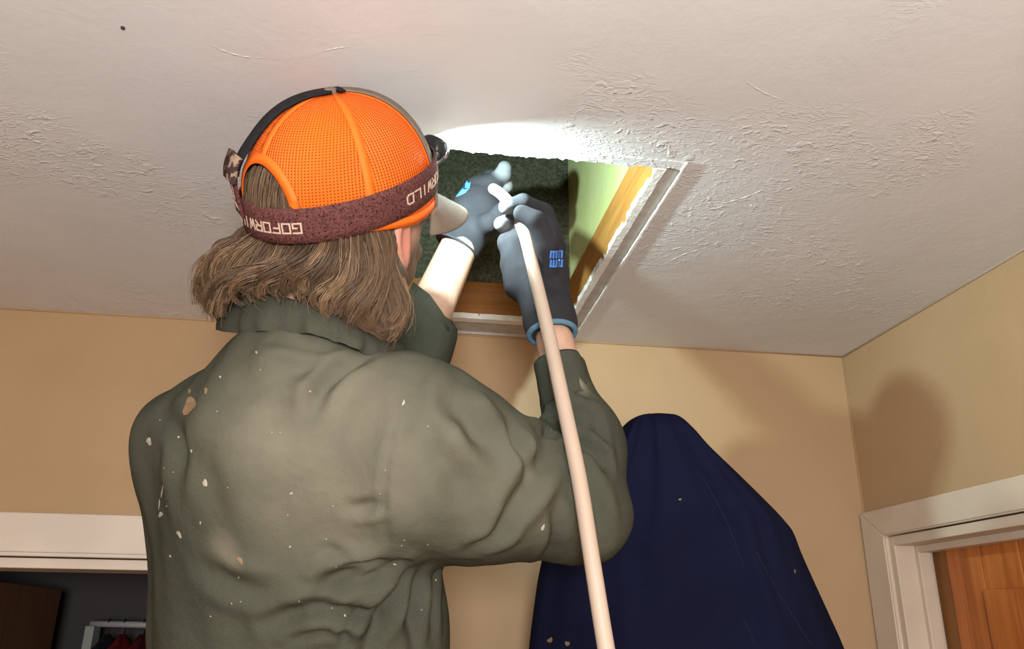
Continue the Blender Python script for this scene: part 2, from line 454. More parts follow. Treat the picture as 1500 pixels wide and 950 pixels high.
# clothes rail in the dim room
RAILY = 2.62; fx = RAILY / (_f[1])
def on_y(px, py, Y):
    d = ray(px, py); return CAMP + d * (Y / d[1])
ra = on_y(133, 913, RAILY); rb = on_y(275, 916, RAILY)
rail = empty('clothes_rail', ((ra[0] + rb[0]) / 2, RAILY, 0), 'pale clothes rail on thin uprights in the dim room', 'rail')
tube('rod', [ra, (ra + rb) / 2, rb], .009, MAT['rod'], rail)
for p in (ra + (.008, 0, 0), rb):
    box('upright', (p[0] - .012, RAILY - .03, 0), (p[0] + .012, RAILY + .03, p[2] - .006), MAT['rack_side'], rail, .002)
def garment(px, col, name, label, wdt):
    p = on_y(px, 914, RAILY)
    g = empty(name, (p[0], RAILY, p[2] - .9), label, 'clothing')
    hk = [p + (0, .0, -.03), p + (0, .012, -.02), p + (0, .014, .005), p + (0, .002, .0135), p + (0, -.012, .006)]
    tube('hanger_hook', spline(hk, 14), .0022, MAT['black'], g, 6)
    # cloth hung from the hook: narrow seen edge-on, shoulders across the rail
    n = 24; V = []
    hs = [(0, .03, .012), (-.02, .07, .025), (-.05, .16, .03), (-.09, .21, .035), (-.3, .21, .04), (-.55, .215, .045), (-.8, .22, .05)]
    for (dz, b, a) in hs:
        for k in range(n):
            g_ = 2 * math.pi * k / n
            a2 = a * wdt * (1 + .25 * math.sin(5 * g_ + dz * 4))
            V.append(p + np.array((a2 * math.cos(g_), b * math.sin(g_), -.026 + dz)))
    F = []
    for i in range(len(hs) - 1):
        for k in range(n):
            k2 = (k + 1) % n; F.append((i * n + k, i * n + k2, (i + 1) * n + k2, (i + 1) * n + k))
    F.append(tuple(range(n))[::-1]); F.append(tuple((len(hs) - 1) * n + k for k in range(n)))
    link('cloth', mesh('cloth', V, F), m_plain(name + '_cloth', col, .9, .1, .5, 25), g, True)
garment(160, (.03, .03, .045), 'hanging_shirt', 'dark garment at the open end of the clothes rail', .26)
garment(183, (.25, .02, .03), 'hanging_shirt', 'dark red garment in the middle of the clothes rail', .36)
garment(212, (.16, .02, .03), 'hanging_shirt', 'maroon garment on the clothes rail nearest the person', .5)

# ---- doorway in the right-hand wall with a knotty pine door
d2 = struct(empty('door_2', (XR, (RYA + RYB) / 2, 0)))
CX = XR - .016
def rcas(name, prof, mat):  # mitred casing: list of y,z corner pairs
    V = []; F = []
    for x in (CX, XR):
        for (y, z) in prof: V.append((x, y, z))
    n = len(prof); F.append(tuple(range(n))); F.append(tuple(range(n, 2 * n))[::-1])
    for k in range(n): F.append((k, (k + 1) % n, n + (k + 1) % n, n + k))
    me = mesh(name, V, F); bm = bmesh.new(); bm.from_mesh(me); bmesh.ops.recalc_face_normals(bm, faces=bm.faces)
    bmesh.ops.bevel(bm, geom=bm.edges[:], offset=.003, segments=2, affect='EDGES'); bm.to_mesh(me); bm.free()
    return link(name, me, mat, d2)
CO = .096; zt = CAMZ + .249
CI = .018
rcas('casing_side', [(RYB + CO + .004, 0), (RYB + CO + .004, zt), (RYB + CI, RTOP + .005), (RYB + CI, 0)], MAT['trim_right'])
rcas('casing_head', [(RYB + CO + .004, zt), (RYA - CO, zt), (RYA - CI, RTOP + .005), (RYB + CI, RTOP + .005)], MAT['trim_right'])
rcas('casing_side', [(RYA - CO, 0), (RYA - CI, 0), (RYA - CI, RTOP + .005), (RYA - CO, zt)], MAT['trim_right'])
box('jamb', (XR - .006, RYB, 0), (XR + .124, RYB + .02, RTOP + .003), MAT['trim_right'], d2, .002)
box('jamb', (XR - .006, RYA - .02, 0), (XR + .124, RYA, RTOP + .003), MAT['trim_right'], d2, .002)
box('jamb', (XR - .006, RYA, RTOP - .016), (XR + .124, RYB, RTOP + .003), MAT['trim_right'], d2, .002)
box('door_stop', (XR + .038, RYB - .012, 0), (XR + .066, RYB, RTOP - .016), MAT['trim_right'], d2, .002)
box('door_stop', (XR + .038, RYA, RTOP - .03), (XR + .066, RYB - .012, RTOP - .016), MAT['trim_right'], d2, .002)
leaf = empty('door_leaf', (XR + .085, (RYA + RYB) / 2 - 0, 0)); leaf.parent = d2; leaf.location = Vector((XR + .085, (RYA + RYB) / 2, 0)) - d2.location
leaf['label'] = 'knotty pine door leaf'
lx0, lx1 = XR + .075, XR + .110; ly0, ly1 = RYA + .003, RYB - .003; lz1 = RTOP - .019
MAT['pine_shaded'] = m_wood('pine_in_shade', (.26, .11, .03), (.19, .075, .018), 2)  # darker copy of the pine, shade on the stile put into its colour
box('hinge_stile', (lx0, ly1 - .045, .01), (lx1, ly1, lz1), MAT['pine_shaded'], leaf, .002)
npl = 7; pw = (ly1 - .045 - ly0) / npl
for i in range(npl):
    y1 = ly1 - .045 - i * pw
    box('plank', (lx0 - .003, y1 - pw + .0012, .01), (lx1, y1 - .0012, lz1), MAT['pine'], leaf, .003)
box('rail', (lx0 - .012, ly0, lz1 - .20), (lx0 - .002, ly1 - .15, lz1 - .09), MAT['pine'], leaf, .003)
struct(box('wall_beyond', (XR + .9, -.2, 0), (XR + 1.0, 2.6, H), MAT['back_room']))

# ------------------------------------------------------------------ the navy garment by the wall
def m_navy():
    k = NT('navy_cloth', 1.0, .04)
    c = k.mix(k.ramp(k.noise(6, 3), .3, .7), (.0075, .009, .025), (.009, .011, .031))
    c = k.mix(k.ramp(k.noise(420, 2), .55, .8, 0, .5), c, (.014, .018, .045))
    k.col(c)
    k.bump(k.noise(500, 2), .3, .001); k.bump(k.noise(11, 3), .25, .01)
    return k.m
MAT['navy'] = m_navy()
NZ = 1.40
sil = [  # photo row, left edge, right edge (hidden left side mirrors the visible slope)
    (611, 945, 978), (614, 930, 992), (622, 916, 1003), (636, 905, 1016), (660, 893, 1037), (700, 868, 1080), (740, 838, 1122),
    (768, 818, 1149), (782, 808, 1159), (810, 797, 1170), (850, 788, 1188), (900, 781, 1211), (950, 775, 1233), (1050, 765, 1270), (1250, 750, 1330)]
rows = []
for (py, l, r) in sil:
    a = at(l, py, NZ); b = at(r, py, NZ)
    rows.append(((a + b) / 2, np.linalg.norm(b - a) / 2, (b - a) / np.linalg.norm(b - a)))
NU = 120; V = []
wx = nrm(np.array([_r[0], _r[1], 0])); wy = np.array([-wx[1], wx[0], 0])
ctrs = spline([r[0] for r in rows], 90); hws = spline([[r[1]] for r in rows], 90)[:, 0]
for i in range(90):
    c = ctrs[i]; hw = hws[i]; t = i / 89
    dp = .035 + .075 * min(1, t * 2.2) ** .7
    dp = min(dp, hw * 1.2)
    for k in range(NU):
        g = 2 * math.pi * k / NU
        cx = math.copysign(abs(math.cos(g)) ** .75, math.cos(g)); cy = math.copysign(abs(math.sin(g)) ** .85, math.sin(g))
        u_ = cx
        fold = .55 * (.016 * math.sin(u_ * 9 + 1.5 + t * 2.2) + .009 * math.sin(u_ * 21 - 3 * t) + .006 * math.sin(u_ * 34 + 5 * t)) * min(1, t * 1.8) * abs(math.sin(g)) ** .6
        # fine seam running down from the shoulder
        seam = -.004 * math.exp(-((u_ - .28 - .22 * t) / .018) ** 2) if cy < 0 and t > .35 else 0
        V.append(c + wx * hw * cx + wy * ((dp * (-1 if cy < 0 else 1) * abs(cy)) + (fold + seam) * (-1 if cy < 0 else .4)) + np.array((0, 0, .0)))
F = [(i * NU + k, (i + 1) * NU + k, (i + 1) * NU + (k + 1) % NU, i * NU + (k + 1) % NU) for i in range(89) for k in range(NU)]
F.append(tuple(range(NU))); F.append(tuple(89 * NU + k for k in range(NU))[::-1])
me = mesh('navy', V, F); bm = bmesh.new(); bm.from_mesh(me); bmesh.ops.recalc_face_normals(bm, faces=bm.faces); bm.to_mesh(me); bm.free()
vz = np.array(V)
coat = empty('draped_garment', (float(ctrs[-1][0]), float(ctrs[-1][1]), float(vz[:, 2].min())), 'navy blue garment hanging in a peaked shape beside the raised elbow', 'garment')
link('cloth', me, MAT['navy'], coat, True)
navy_bvh = BVHTree.FromPolygons([tuple(v) for v in V], F)
# ------------------------------------------------------------------ the man
person = empty('person', (-.10, 1.02, .62), 'person in an olive work shirt and orange cap reaching up with gloved hands', 'person')
# head frame: U crown, F face, R right ear
HZ = .965; HS = HZ / .92
HC = at(502, 281, HZ)
dv = nrm(HC - CAMP)
iu = nrm(_u - dv * (_u @ dv)); ir = nrm(np.cross(dv, iu))
upi = iu * math.cos(math.radians(7)) - ir * math.sin(math.radians(7))
TILT = math.radians(17)
U = nrm(upi * math.cos(TILT) - dv * math.sin(TILT))
e1 = nrm(ir - U * (ir @ U)); e2 = np.cross(U, e1); e2 = e2 if e2 @ dv > 0 else -e2
YAW = math.radians(50)
Fd = nrm(math.sin(YAW) * e1 + math.cos(YAW) * e2); Rd = nrm(math.cos(YAW) * e1 - math.sin(YAW) * e2)
def hp(f, r, u): return HC + (Fd * f + Rd * r + U * u) * HS
def hr(*a): return tuple(x * HS for x in a)
HAX = np.array([Fd, Rd, U])

# body landmarks
HDZ = .10; GS = 1.07
def ah(px, py, z): return at(px, py, z + HDZ)      # the far hand reaches well past the cap
HDR = 0.0
def rhand(px, py, z): return at(px, py, z + HDR)
NECK0 = hp(-.035, 0, -.075)
NECK1 = at(445, 540, .965)
LSH = at(290, 645, 1.00); RSH = at(612, 665, .90)
LEL = at(560, 610, 1.19); LWR = ah(672, 362, 1.22); LCUF = at(630, 470, 1.24)
REL = at(866, 745, 1.0); RWR = rhand(812, 497, 1.10); RCUF = at(815, 527, 1.085)
TOPC = at(425, 640, .96); MIDC = at(440, 950, .975)
HIPC = np.array([MIDC[0] + .01, MIDC[1] + .02, 1.56])
bw = nrm((RSH - LSH) * (1, 1, 0)); bd = np.array([-bw[1], bw[0], 0])     # across the back, towards the front
up = np.array([0, 0, 1.])

def sd_body(P):
    d = ell(P, hp(-.004, 0, .0), HAX, hr(.097, .078, .092))                      # skull
    d = sm(d, ell(P, hp(.022, 0, -.055), HAX, hr(.066, .060, .075)), .04)         # face
    d = sm(d, caps(P, hp(.062, 0, -.118), hp(-.01, 0, -.09), .026, .045), .04)  # jaw and chin
    d = sm(d, caps(P, hp(.092, 0, -.022), hp(.108, 0, -.060), .009, .014), .012)   # nose
    d = sm(d, caps(P, hp(.082, -.022, -.092), hp(.082, .022, -.092), .010, .010), .012)  # lips
    d = sm(d, caps(P, hp(.088, -.03, -.008), hp(.088, .03, -.008), .012, .012), .012)    # brow
    for s in (-1, 1):
        d = np.maximum(d, -(ell(P, hp(.094, s * .031, -.027), HAX, (.012, .016, .010))))
        d = np.minimum(d, ell(P, hp(.080, s * .031, -.027), HAX, (.0125, .0125, .0125)))
        ex = np.array([nrm(Fd * .9 - Rd * s * .35 - U * .12), nrm(Rd * s * .9 + Fd * .35), U])
        e = ell(P, hp(.006, s * .083, -.045), ex, hr(.019, .009, .035))
        e = np.maximum(e, -ell(P, hp(.010, s * .090, -.042), ex, hr(.011, .008, .022)))
        d = sm(d, e, .010)
    d = sm(d, caps(P, NECK0, NECK1, .056, .064), .05)
    d = sm(d, caps(P, LSH, RSH, .05, .05), .06)
    d = sm(d, caps(P, TOPC + bd * .02, HIPC, .09, .09, bw, .72), .06)
    for a, b, c, r1, r2 in ((LSH, LEL, LWR, .042, .030), (RSH, REL, RWR, .033, .0255)):
        d = sm(d, caps(P, a, b, .045, r1), .04)
        d = sm(d, caps(P, b, c, r1, r2), .03)
    return d
V, Q = surfnet(sd_body, (-.50, .60, 1.40), (.40, 1.45, 2.52), .0052)
V = vsmooth(V, Q, 1, .4)
me = mesh_np('body', V, Q)
q = (V - HC) @ HAX.T / HS
ear = np.exp(-(((q[:, 0] - .006) / .022) ** 2 + ((np.abs(q[:, 1]) - .086) / .012) ** 2 + ((q[:, 2] + .045) / .04) ** 2))
beard = np.clip((-q[:, 2] - .055 + .25 * np.maximum(q[:, 0] - .03, 0)) / .03, 0, 1) * np.clip((q[:, 0] + .015) / .03, 0, 1) * (np.linalg.norm(q, axis=1) < .2)
scalp = np.clip((q[:, 2] + .02 - .4 * np.maximum(q[:, 0] - .0, 0)) / .02, 0, 1) * (np.linalg.norm(q, axis=1) < .16)
scalp = np.maximum(scalp, np.clip((-q[:, 0] - .01) / .02, 0, 1) * (np.linalg.norm(q, axis=1) < .12))
fattr(me, 'ear', ear); fattr(me, 'beard', np.clip(np.maximum(beard, scalp), 0, 1))
def m_skin():
    k = NT('skin', .5, .4)
    c = k.mix(k.ramp(k.noise(60, 4), .3, .7), (.45, .275, .19), (.51, .32, .23))
    c = k.mix(k.math('MULTIPLY', k.attr('ear'), .75), c, (.62, .20, .15))
    c = k.mix(k.math('MULTIPLY', k.attr('beard'), .85), c, (.12, .07, .042))
    k.col(c); k.b.inputs['Subsurface Weight'].default_value = .12; k.b.inputs['Subsurface Radius'].default_value = (.01, .004, .002)
    k.b.inputs['Subsurface Scale'].default_value = .5
    k.bump(k.noise(220, 3), .15, .001); return k.m
MAT['skin'] = m_skin()
link('body', me, MAT['skin'], person, True)

# ---- work shirt
def sd_shirt(P):
    d = caps(P, TOPC + bd * .01 - up * .03, MIDC, .122, .122, bw, .70)
    d = sm(d, caps(P, MIDC, HIPC, .122, .130, bw, .70), .03)
    sb = TOPC + bd * -.005 + up * .045
    d = sm(d, caps(P, LSH + up * .006, sb, .046, .075), .06)
    d = sm(d, caps(P, sb, RSH, .075, .082), .06)
    d = sm(d, caps(P, at(440, 545, .935), at(430, 640, .93), .066, .10), .06)     # nape to shoulder blades
    d = sm(d, caps(P, at(585, 590, .90), at(630, 640, .905), .050, .055), .04)     # raised deltoid
    d = sm(d, caps(P, at(268, 715, 1.0), at(310, 940, 1.0), .044, .034), .05)
    # right sleeve
    d = sm(d, caps(P, RSH, at(715, 716, .93), .088, .072), .05)
    d = sm(d, caps(P, at(715, 716, .93), at(845, 742, .985), .072, .058), .05)
    el = caps(P, at(850, 740, .99), at(858, 650, 1.035), .061, .046)
    fo = caps(P, at(857, 665, 1.03), at(811, 500, 1.11), .046, .032)
    fo = sm(el, fo, .03)
    n_ = nrm(at(813, 500, 1.11) - at(840, 600, 1.06))
    fo = np.maximum(fo, (P - RCUF) @ n_.astype(np.float32))
    fo = np.maximum(fo, -np.maximum(caps(P, at(828, 565, 1.08), at(809, 490, 1.115), .0230, .0230), -(P - at(822, 555, 1.08)) @ n_.astype(np.float32)))
    d = sm(d, fo, .022)
    # left sleeve, mostly beyond the head
    d = sm(d, caps(P, LSH, LEL, .062, .060), .04)
    lf = caps(P, LEL, at(628, 470, 1.24), .070, .049)
    ln = nrm(LWR - LEL)
    lf = np.maximum(lf, (P - LCUF) @ ln.astype(np.float32))
    lf = np.maximum(lf, -np.maximum(caps(P, LEL, LWR, .040, .040), -(P - (LCUF - ln * .05)) @ ln.astype(np.float32)))
    d = sm(d, lf, .03)
    # opening for the neck
    return d
V, Q = surfnet(sd_shirt, (-.56, .62, 1.46), (.42, 1.45, 2.32), .0048)
V = vsmooth(V, Q, 2, .5)
N = vnormals(V, Q)
# broad soft wrinkles
def waves(V, n, fmin, fmax, seed):
    r = np.random.default_rng(seed); o = np.zeros(len(V))
    for i in range(n):
        k = r.normal(size=3); k = nrm(k) * r.uniform(fmin, fmax)
        o += np.sin(V @ k + r.uniform(0, 6.3) + .8 * np.sin(V @ (nrm(r.normal(size=3)) * fmin)))
    return o / n
V = V + N * (waves(V, 7, 18, 45, 3) * .008 + waves(V, 9, 55, 120, 4) * .0045)[:, None]
bvh = BVHTree.FromPolygons([tuple(v) for v in V], [tuple(f) for f in Q])
def hit(b, px, py):
    h = b.ray_cast(Vector(CAMP), Vector(ray(px, py)))
    return (None, None) if h[0] is None else (np.array(h[0]), np.array(h[1]))
def crease(V, N, pts, wd, dep, ridge=.7):
    pts = spline(np.array(pts, float), 30); S = []; W = []
    for i, p in enumerate(pts):
        h, _n = hit(bvh, p[0], p[1])
        if h is not None: S.append(h); W.append(math.sin(math.pi * (i + 1) / 31) ** .6)
    if not S: return V
    S = np.array(S); W = np.array(W)
    near = np.where(((V > S.min(0) - wd * 4) & (V < S.max(0) + wd * 4)).all(1))[0]
    d = np.linalg.norm(V[near][:, None] - S[None], axis=2); j = d.argmin(1); d = d.min(1)
    disp = W[j] * dep * (-np.exp(-(d / wd) ** 2) + ridge * np.exp(-((d - 2.2 * wd) / (1.0 * wd)) ** 2))
    V = V.copy(); V[near] += N[near] * disp[:, None]; return V
CR = [([(672, 560), (668, 590), (690, 625), (725, 650)], .013, .007), ([(533, 527), (500, 543), (472, 572), (456, 606)], .008, .008),
      ([(575, 818), (530, 834), (490, 850), (462, 872)], .009, .010),
      ([(585, 822), (560, 838), (540, 850), (527, 860)], .007, .009),
      ([(392, 912), (440, 895), (490, 890), (545, 896)], .008, .009),
      ([(592, 822), (575, 865), (553, 905), (535, 950)], .008, .010),
      ([(606, 830), (600, 880), (612, 950)], .009, .008),
      ([(300, 830), (345, 855), (395, 868)], .010, .005),
      ([(560, 735), (535, 742), (512, 746)], .006, .004),
      ([(745, 622), (757, 655), (770, 682)], .007, .008),
      ([(742, 765), (762, 728), (785, 690), (803, 660)], .011, .008),
      ([(846, 655), (866, 662), (884, 680)], .008, .009),
      ([(785, 632), (815, 640), (846, 652)], .008, .010),
      ([(848, 690), (872, 735), (880, 790)], .010, .006),
      ([(662, 588), (690, 612), (705, 650)], .012, .006),
      ([(600, 540), (625, 580), (640, 640)], .014, .004),
      ([(330, 560), (390, 590), (440, 640)], .015, .004),
      ([(250, 640), (300, 700), (320, 780)], .018, .004),
      ([(360, 560), (420, 545), (500, 535)], .012, .004),
      ([(560, 822), (520, 818), (480, 806)], .006, .005),
      ([(640, 835), (628, 880), (632, 945)], .007, .006),
      ([(560, 870), (520, 905), (500, 950)], .006, .007),
      ([(430, 930), (480, 918), (530, 925)], .006, .006),
      ([(620, 650), (660, 690), (690, 750)], .012, .004),
      ([(690, 805), (730, 780), (752, 740)], .008, .006),
      ([(800, 820), (815, 780), (812, 740)], .008, .005),
      ([(795, 600), (800, 630), (812, 655)], .006, .006),
      ([(870, 600), (880, 650), (885, 690)], .006, .004),
      ([(830, 545), (845, 570), (862, 580)], .005, .004),
      ([(400, 500), (440, 508), (490, 512)], .006, .004),
      ([(240, 600), (262, 650), (258, 720)], .010, .004),
      ([(590, 600), (572, 650), (563, 710), (564, 770), (574, 812)], .0035, .0022)]
for pts, wd, dep in CR:
    V = crease(V, N, pts, wd, dep * 1.35)
V = vsmooth(V, Q, 1, .3)
me = mesh_np('shirt', V, Q)
bvh = BVHTree.FromPolygons([tuple(v) for v in V], [tuple(f) for f in Q])
# soft patches: worn-in dustiness, plus the back's lit tone painted in
dust_and_light = np.zeros(len(V))
for px, py, rad, a in [(430, 640, .10, .85), (520, 600, .09, .8), (640, 620, .08, .5), (560, 690, .08, .7), (700, 700, .10, .4), (800, 740, .08, .3),
                       (400, 740, .07, .7), (470, 720, .09, .8), (332, 800, .022, .9), (340, 818, .016, .8), (665, 650, .05, .6), (850, 560, .012, 1.0), (770, 690, .02, .5), (440, 610, .03, .4)]:
    h, n_ = hit(bvh, px, py)
    if h is not None: dust_and_light = np.maximum(dust_and_light, a * np.exp(-(np.linalg.norm(V - h, axis=1) / rad) ** 2))
fattr(me, 'dust_and_light', dust_and_light)
def m_shirt():
    k = NT('olive_twill', 1.0, .02)
    base = k.mix(k.ramp(k.noise(7, 4), .3, .7), (.048, .052, .038), (.060, .063, .046))
    pat = k.ramp(k.noise(11, 4, .6), .25, .75, .62, 1.0)
    c = k.mix(k.math('MULTIPLY', k.attr('dust_and_light'), pat), base, (.208, .190, .140))
    c = k.mix(k.ramp(k.noise(650, 2), .48, .75, 0, .24), c, (.13, .125, .095))
    k.col(c)
    k.bump(k.noise(700, 2), .5, .0010); k.bump(k.noise(38, 4), .40, .005); k.bump(k.noise(9, 3, .5, .6), .25, .02)
    return k.m
MAT['shirt'] = m_shirt()
MAT['shirt_plain'] = MAT['shirt']
shirt = link('shirt', me, MAT['shirt'], person, True); shirt['label'] = 'olive green long-sleeved work shirt with dusty patches and paint marks'

# collar: a folded band around the neck
cc = at(452, 470, .945)
ring_lo = [(325, 483, .965), (350, 488, .905), (400, 487, .872), (450, 490, .855), (490, 500, .850), (525, 515, .855), (560, 525, .885), (590, 530, .94), (588, 540, 1.0), (545, 535, 1.04), (455, 520, 1.06), (370, 490, 1.02)]
ring_hi = [(345, 424, .955), (362, 424, .905), (405, 432, .875), (452, 444, .860), (495, 461, .856), (530, 482, .862), (562, 497, .89), (588, 500, .94), (580, 505, .99), (540, 498, 1.02), (455, 478, 1.03), (373, 446, 1.0)]
def closed_spline(pts, n):
    P = np.array(pts + pts[:3] , float); P = np.vstack([np.array(pts[-1])[None], P])
    out = []; m = len(pts)
    for s in np.linspace(0, m, n, endpoint=False):
        i = int(s); t = s - i; a, b, c, d = P[i], P[i + 1], P[i + 2], P[i + 3]
        out.append(.5 * (2 * b + (c - a) * t + (2 * a - 5 * b + 4 * c - d) * t * t + (3 * b - a - 3 * c + d) * t ** 3))
    return np.array(out)
lo = closed_spline([at(p[0], p[1], p[2] * 1.02) for p in ring_lo], 96); hi = closed_spline([at(p[0], p[1], p[2] * 1.035) for p in ring_hi], 96)
cen = (lo.mean(0) + hi.mean(0)) / 2
V = []; NVc = 9
for i in range(96):
    o_ = nrm((lo[i] - cen) * (1, 1, .2))
    prof = [(0, .004), (.15, .007), (.4, .007), (.7, .0045), (.92, .002), (1.0, -.001), (.96, -.005), (.6, -.006), (.1, -.006)]
    wob = .003 * math.sin(i * .55) + .002 * math.sin(i * 1.3 + 1)
    for t, off in prof:
        V.append(lo[i] + (hi[i] - lo[i]) * t + o_ * (off + wob * (1 - t)))
fc = []
for i in range(96):
    for j in range(NVc - 1):
        i2 = (i + 1) % 96; fc.append((i * NVc + j, i2 * NVc + j, i2 * NVc + j + 1, i * NVc + j + 1))
me = mesh('collar', V, fc); bm = bmesh.new(); bm.from_mesh(me); bmesh.ops.recalc_face_normals(bm, faces=bm.faces); bm.to_mesh(me); bm.free()
link('collar', me, MAT['shirt'], shirt, True)
# open cuff flap on the far arm
fl = [(606, 414, 1.165), (630, 432, 1.15), (648, 458, 1.145), (658, 482, 1.15), (640, 507, 1.155), (622, 526, 1.16), (590, 518, 1.15), (560, 512, 1.15), (575, 480, 1.14), (592, 445, 1.15)]
P_ = np.array([at(p[0], p[1], p[2] + .05) for p in fl]); cP = P_.mean(0) - dv * .012
V = [cP] + [cP + (p - cP) * .55 - dv * .004 for p in P_] + list(P_)
n = len(fl); fc = []
for k in range(n):
    k2 = (k + 1) % n; fc += [(0, 1 + k, 1 + k2), (1 + k, n + 1 + k, n + 1 + k2, 1 + k2)]
o = link('cuff', mesh('cuff', V, fc), MAT['shirt'], shirt, True); solidify(o, .003)

# paint flecks
MAT['paint'] = m_plain('dried_paint', (.40, .37, .30), .6, .3, .2, 200)
MAT['paint_tan'] = m_plain('dried_tan_paint', (.27, .175, .095), .6, .3, .3, 200)
def flecks(name, spots, mat, b, par, off=.0006):
    V = []; F = []
    for (px, py, rx, ry, ang) in spots:
        pts = []
        ph = rng.uniform(0, 6.3)
        for k in range(14):
            g = 2 * math.pi * k / 14; rr = 1 + .22 * math.sin(2 * g + ph) + .15 * math.sin(3 * g + 2 * ph)
            x = rx * rr * math.cos(g); y = ry * rr * math.sin(g)
            a_ = math.radians(ang)
            pts.append((px + x * math.cos(a_) - y * math.sin(a_), py + x * math.sin(a_) + y * math.cos(a_)))
        hs = [hit(b, *p) for p in [(px, py)] + pts]
        if any(h[0] is None for h in hs): continue
        i0 = len(V)
        V += [h[0] + h[1] * (off * (2.2 if i == 0 else 1)) for i, h in enumerate(hs)]
        F += [(i0, i0 + 1 + k, i0 + 1 + (k + 1) % 14) for k in range(14)]
    if V:
        o = link(name, mesh(name, V, F), mat, par, True); o['kind'] = 'stuff'; return o
sp = [(219, 646, 4, 5, 0), (301, 707, 3, 6, -20), (236, 753, 3.5, 3.5, 0), (263, 782, 3, 5, -35), (427, 722, 2, 2, 0), (591, 590, 1.8, 4, 10), (384, 477, 2, 3, 10), (376, 516, 1.8, 2, 0),
      (223, 575, 1.6, 2.5, 0), (323, 552, 2, 1.5, 30), (250, 814, 1.5, 2, 0), (294, 765, 1.5, 2, 0), (505, 901, 1.6, 1.6, 0), (578, 826, 2, 1.5, 0), (795, 772, 2, 5, 10), (454, 573, 2, 1.2, 0),
      (238, 720, 1, 9, 12), (234, 738, 1, 7, 3), (281, 660, 1.5, 2, 0), (425, 800, 1.6, 1.6, 0), (350, 845, 1.5, 1.5, 0), (262, 640, 1.3, 2, 0)]
for k in range(26): sp.append((rng.uniform(230, 640), rng.uniform(540, 930), rng.uniform(.7, 1.3), rng.uniform(.7, 1.3), 0))
flecks('paint_splatter', sp, MAT['paint'], bvh, shirt)
o = flecks('paint_blot', [(278, 594, 9, 12, 20), (302, 572, 3, 4, 0), (278, 573, 2, 3, 0), (352, 820, 6, 3, 40)], MAT['paint_tan'], bvh, shirt)
MAT['seam'] = m_plain('navy_seam', (.019, .022, .042), .9, .1, .2, 100)
for pl in ([(1108, 808), (1130, 850), (1160, 900), (1190, 946)], [(1088, 905), (1098, 926), (1106, 946)], [(1030, 700), (1062, 760), (1090, 830)]):
    hs = [hit(navy_bvh, x, y) for x, y in spline(np.array(pl, float), 26)]
    hs = [h[0] + h[1] * .0002 for h in hs if h[0] is not None]
    if len(hs) > 3: tube('seam', hs, .0009, MAT['seam'], coat, 6)
flecks('lint_speck', [(996, 731, 2.0, 1.6, 0), (806, 937, 3.5, 4, 0), (831, 942, 3, 4, 0), (1164, 836, 1, 3, 0)], MAT['paint_tan'], navy_bvh, coat)

# ---- cap
CA, CB, CH = .117, .096, .114
def capP(th, t, off=0.):
    ph = t * math.pi / 2
    r_ = math.cos(ph) ** .82 if t < 1 else 0.
    p = Fd * (CA + off) * math.cos(th) * r_ + Rd * (CB + off) * math.sin(th) * r_ + U * (CH + off) * (math.sin(ph) if t >= 0 else 0)
    return HC + p
def sstep(x, a, b):
    t = min(max((x - a) / (b - a), 0), 1); return t * t * (3 - 2 * t)
def cap_low(th):
    a = abs(math.degrees(th)); return -.010 - .018 * (1 - sstep(a, 70, 135))
def cap_pt(th, s, off=0., lo_fn=cap_low):
    """s 0 at the hem .. 1 at the crown"""
    low = lo_fn(th)
    if s < .12:
        t = 0; base = capP(th, 0, off); return base + U * low * (1 - s / .12)
    return capP(th, (s - .12) / .88, off)
def arch(th):  # start of the panel above the back opening
    a = abs(abs(math.degrees(th)) - 180)
    if a > 31: return 0.
    return .12 + .88 * .37 * (1 - (a / 31) ** 2) ** .5
cap = empty('cap', HC); cap.parent = person; cap.location = Vector(HC) - person.location
cap['label'] = 'orange mesh trucker cap with grey front and brim'
def m_mesh():
    k = NT('orange_mesh', .6, .3)
    uv = k.n('ShaderNodeUVMap', uv_map='UVMap').outputs[0]
    sp_ = k.n('ShaderNodeSeparateXYZ'); k.t.links.new(uv, sp_.inputs[0])
    sx = k.math('SINE', k.math('MULTIPLY', sp_.outputs[0], 2 * math.pi / .0036)); sy = k.math('SINE', k.math('MULTIPLY', sp_.outputs[1], 2 * math.pi / .0027))
    hole = k.ramp(k.math('MULTIPLY', k.ramp(sx, -.1, .9), k.ramp(sy, -.2, .7)), .25, .6)
    k.col(k.mix(k.ramp(k.noise(12, 3), .3, .7), (.93, .135, .006), (.98, .165, .01)))
    k.bump(sx, .5, .0015)
    tr = k.n('ShaderNodeBsdfTransparent'); mx = k.n('ShaderNodeMixShader')
    k.t.links.new(k.math('MULTIPLY', hole, .82), mx.inputs[0]); k.t.links.new(k.b.outputs[0], mx.inputs[1]); k.t.links.new(tr.outputs[0], mx.inputs[2])
    k.t.links.new(mx.outputs[0], k.out.inputs[0]); return k.m
MAT['mesh'] = m_mesh()
MAT['orange'] = m_plain('orange_binding', (.95, .165, .012), .6, .3, .06, 80, .3, 500)
MAT['front'] = m_plain('grey_brown_twill', (.20, .16, .125), .8, .2, .2, 60, .3, 500)
MAT['brim'] = m_plain('brim_twill', (.22, .175, .135), .8, .2, .1, 60, .25, 500)
MAT['brim_under'] = m_plain('brim_underside', (.03, .028, .026), .8, .2, .1, 60)
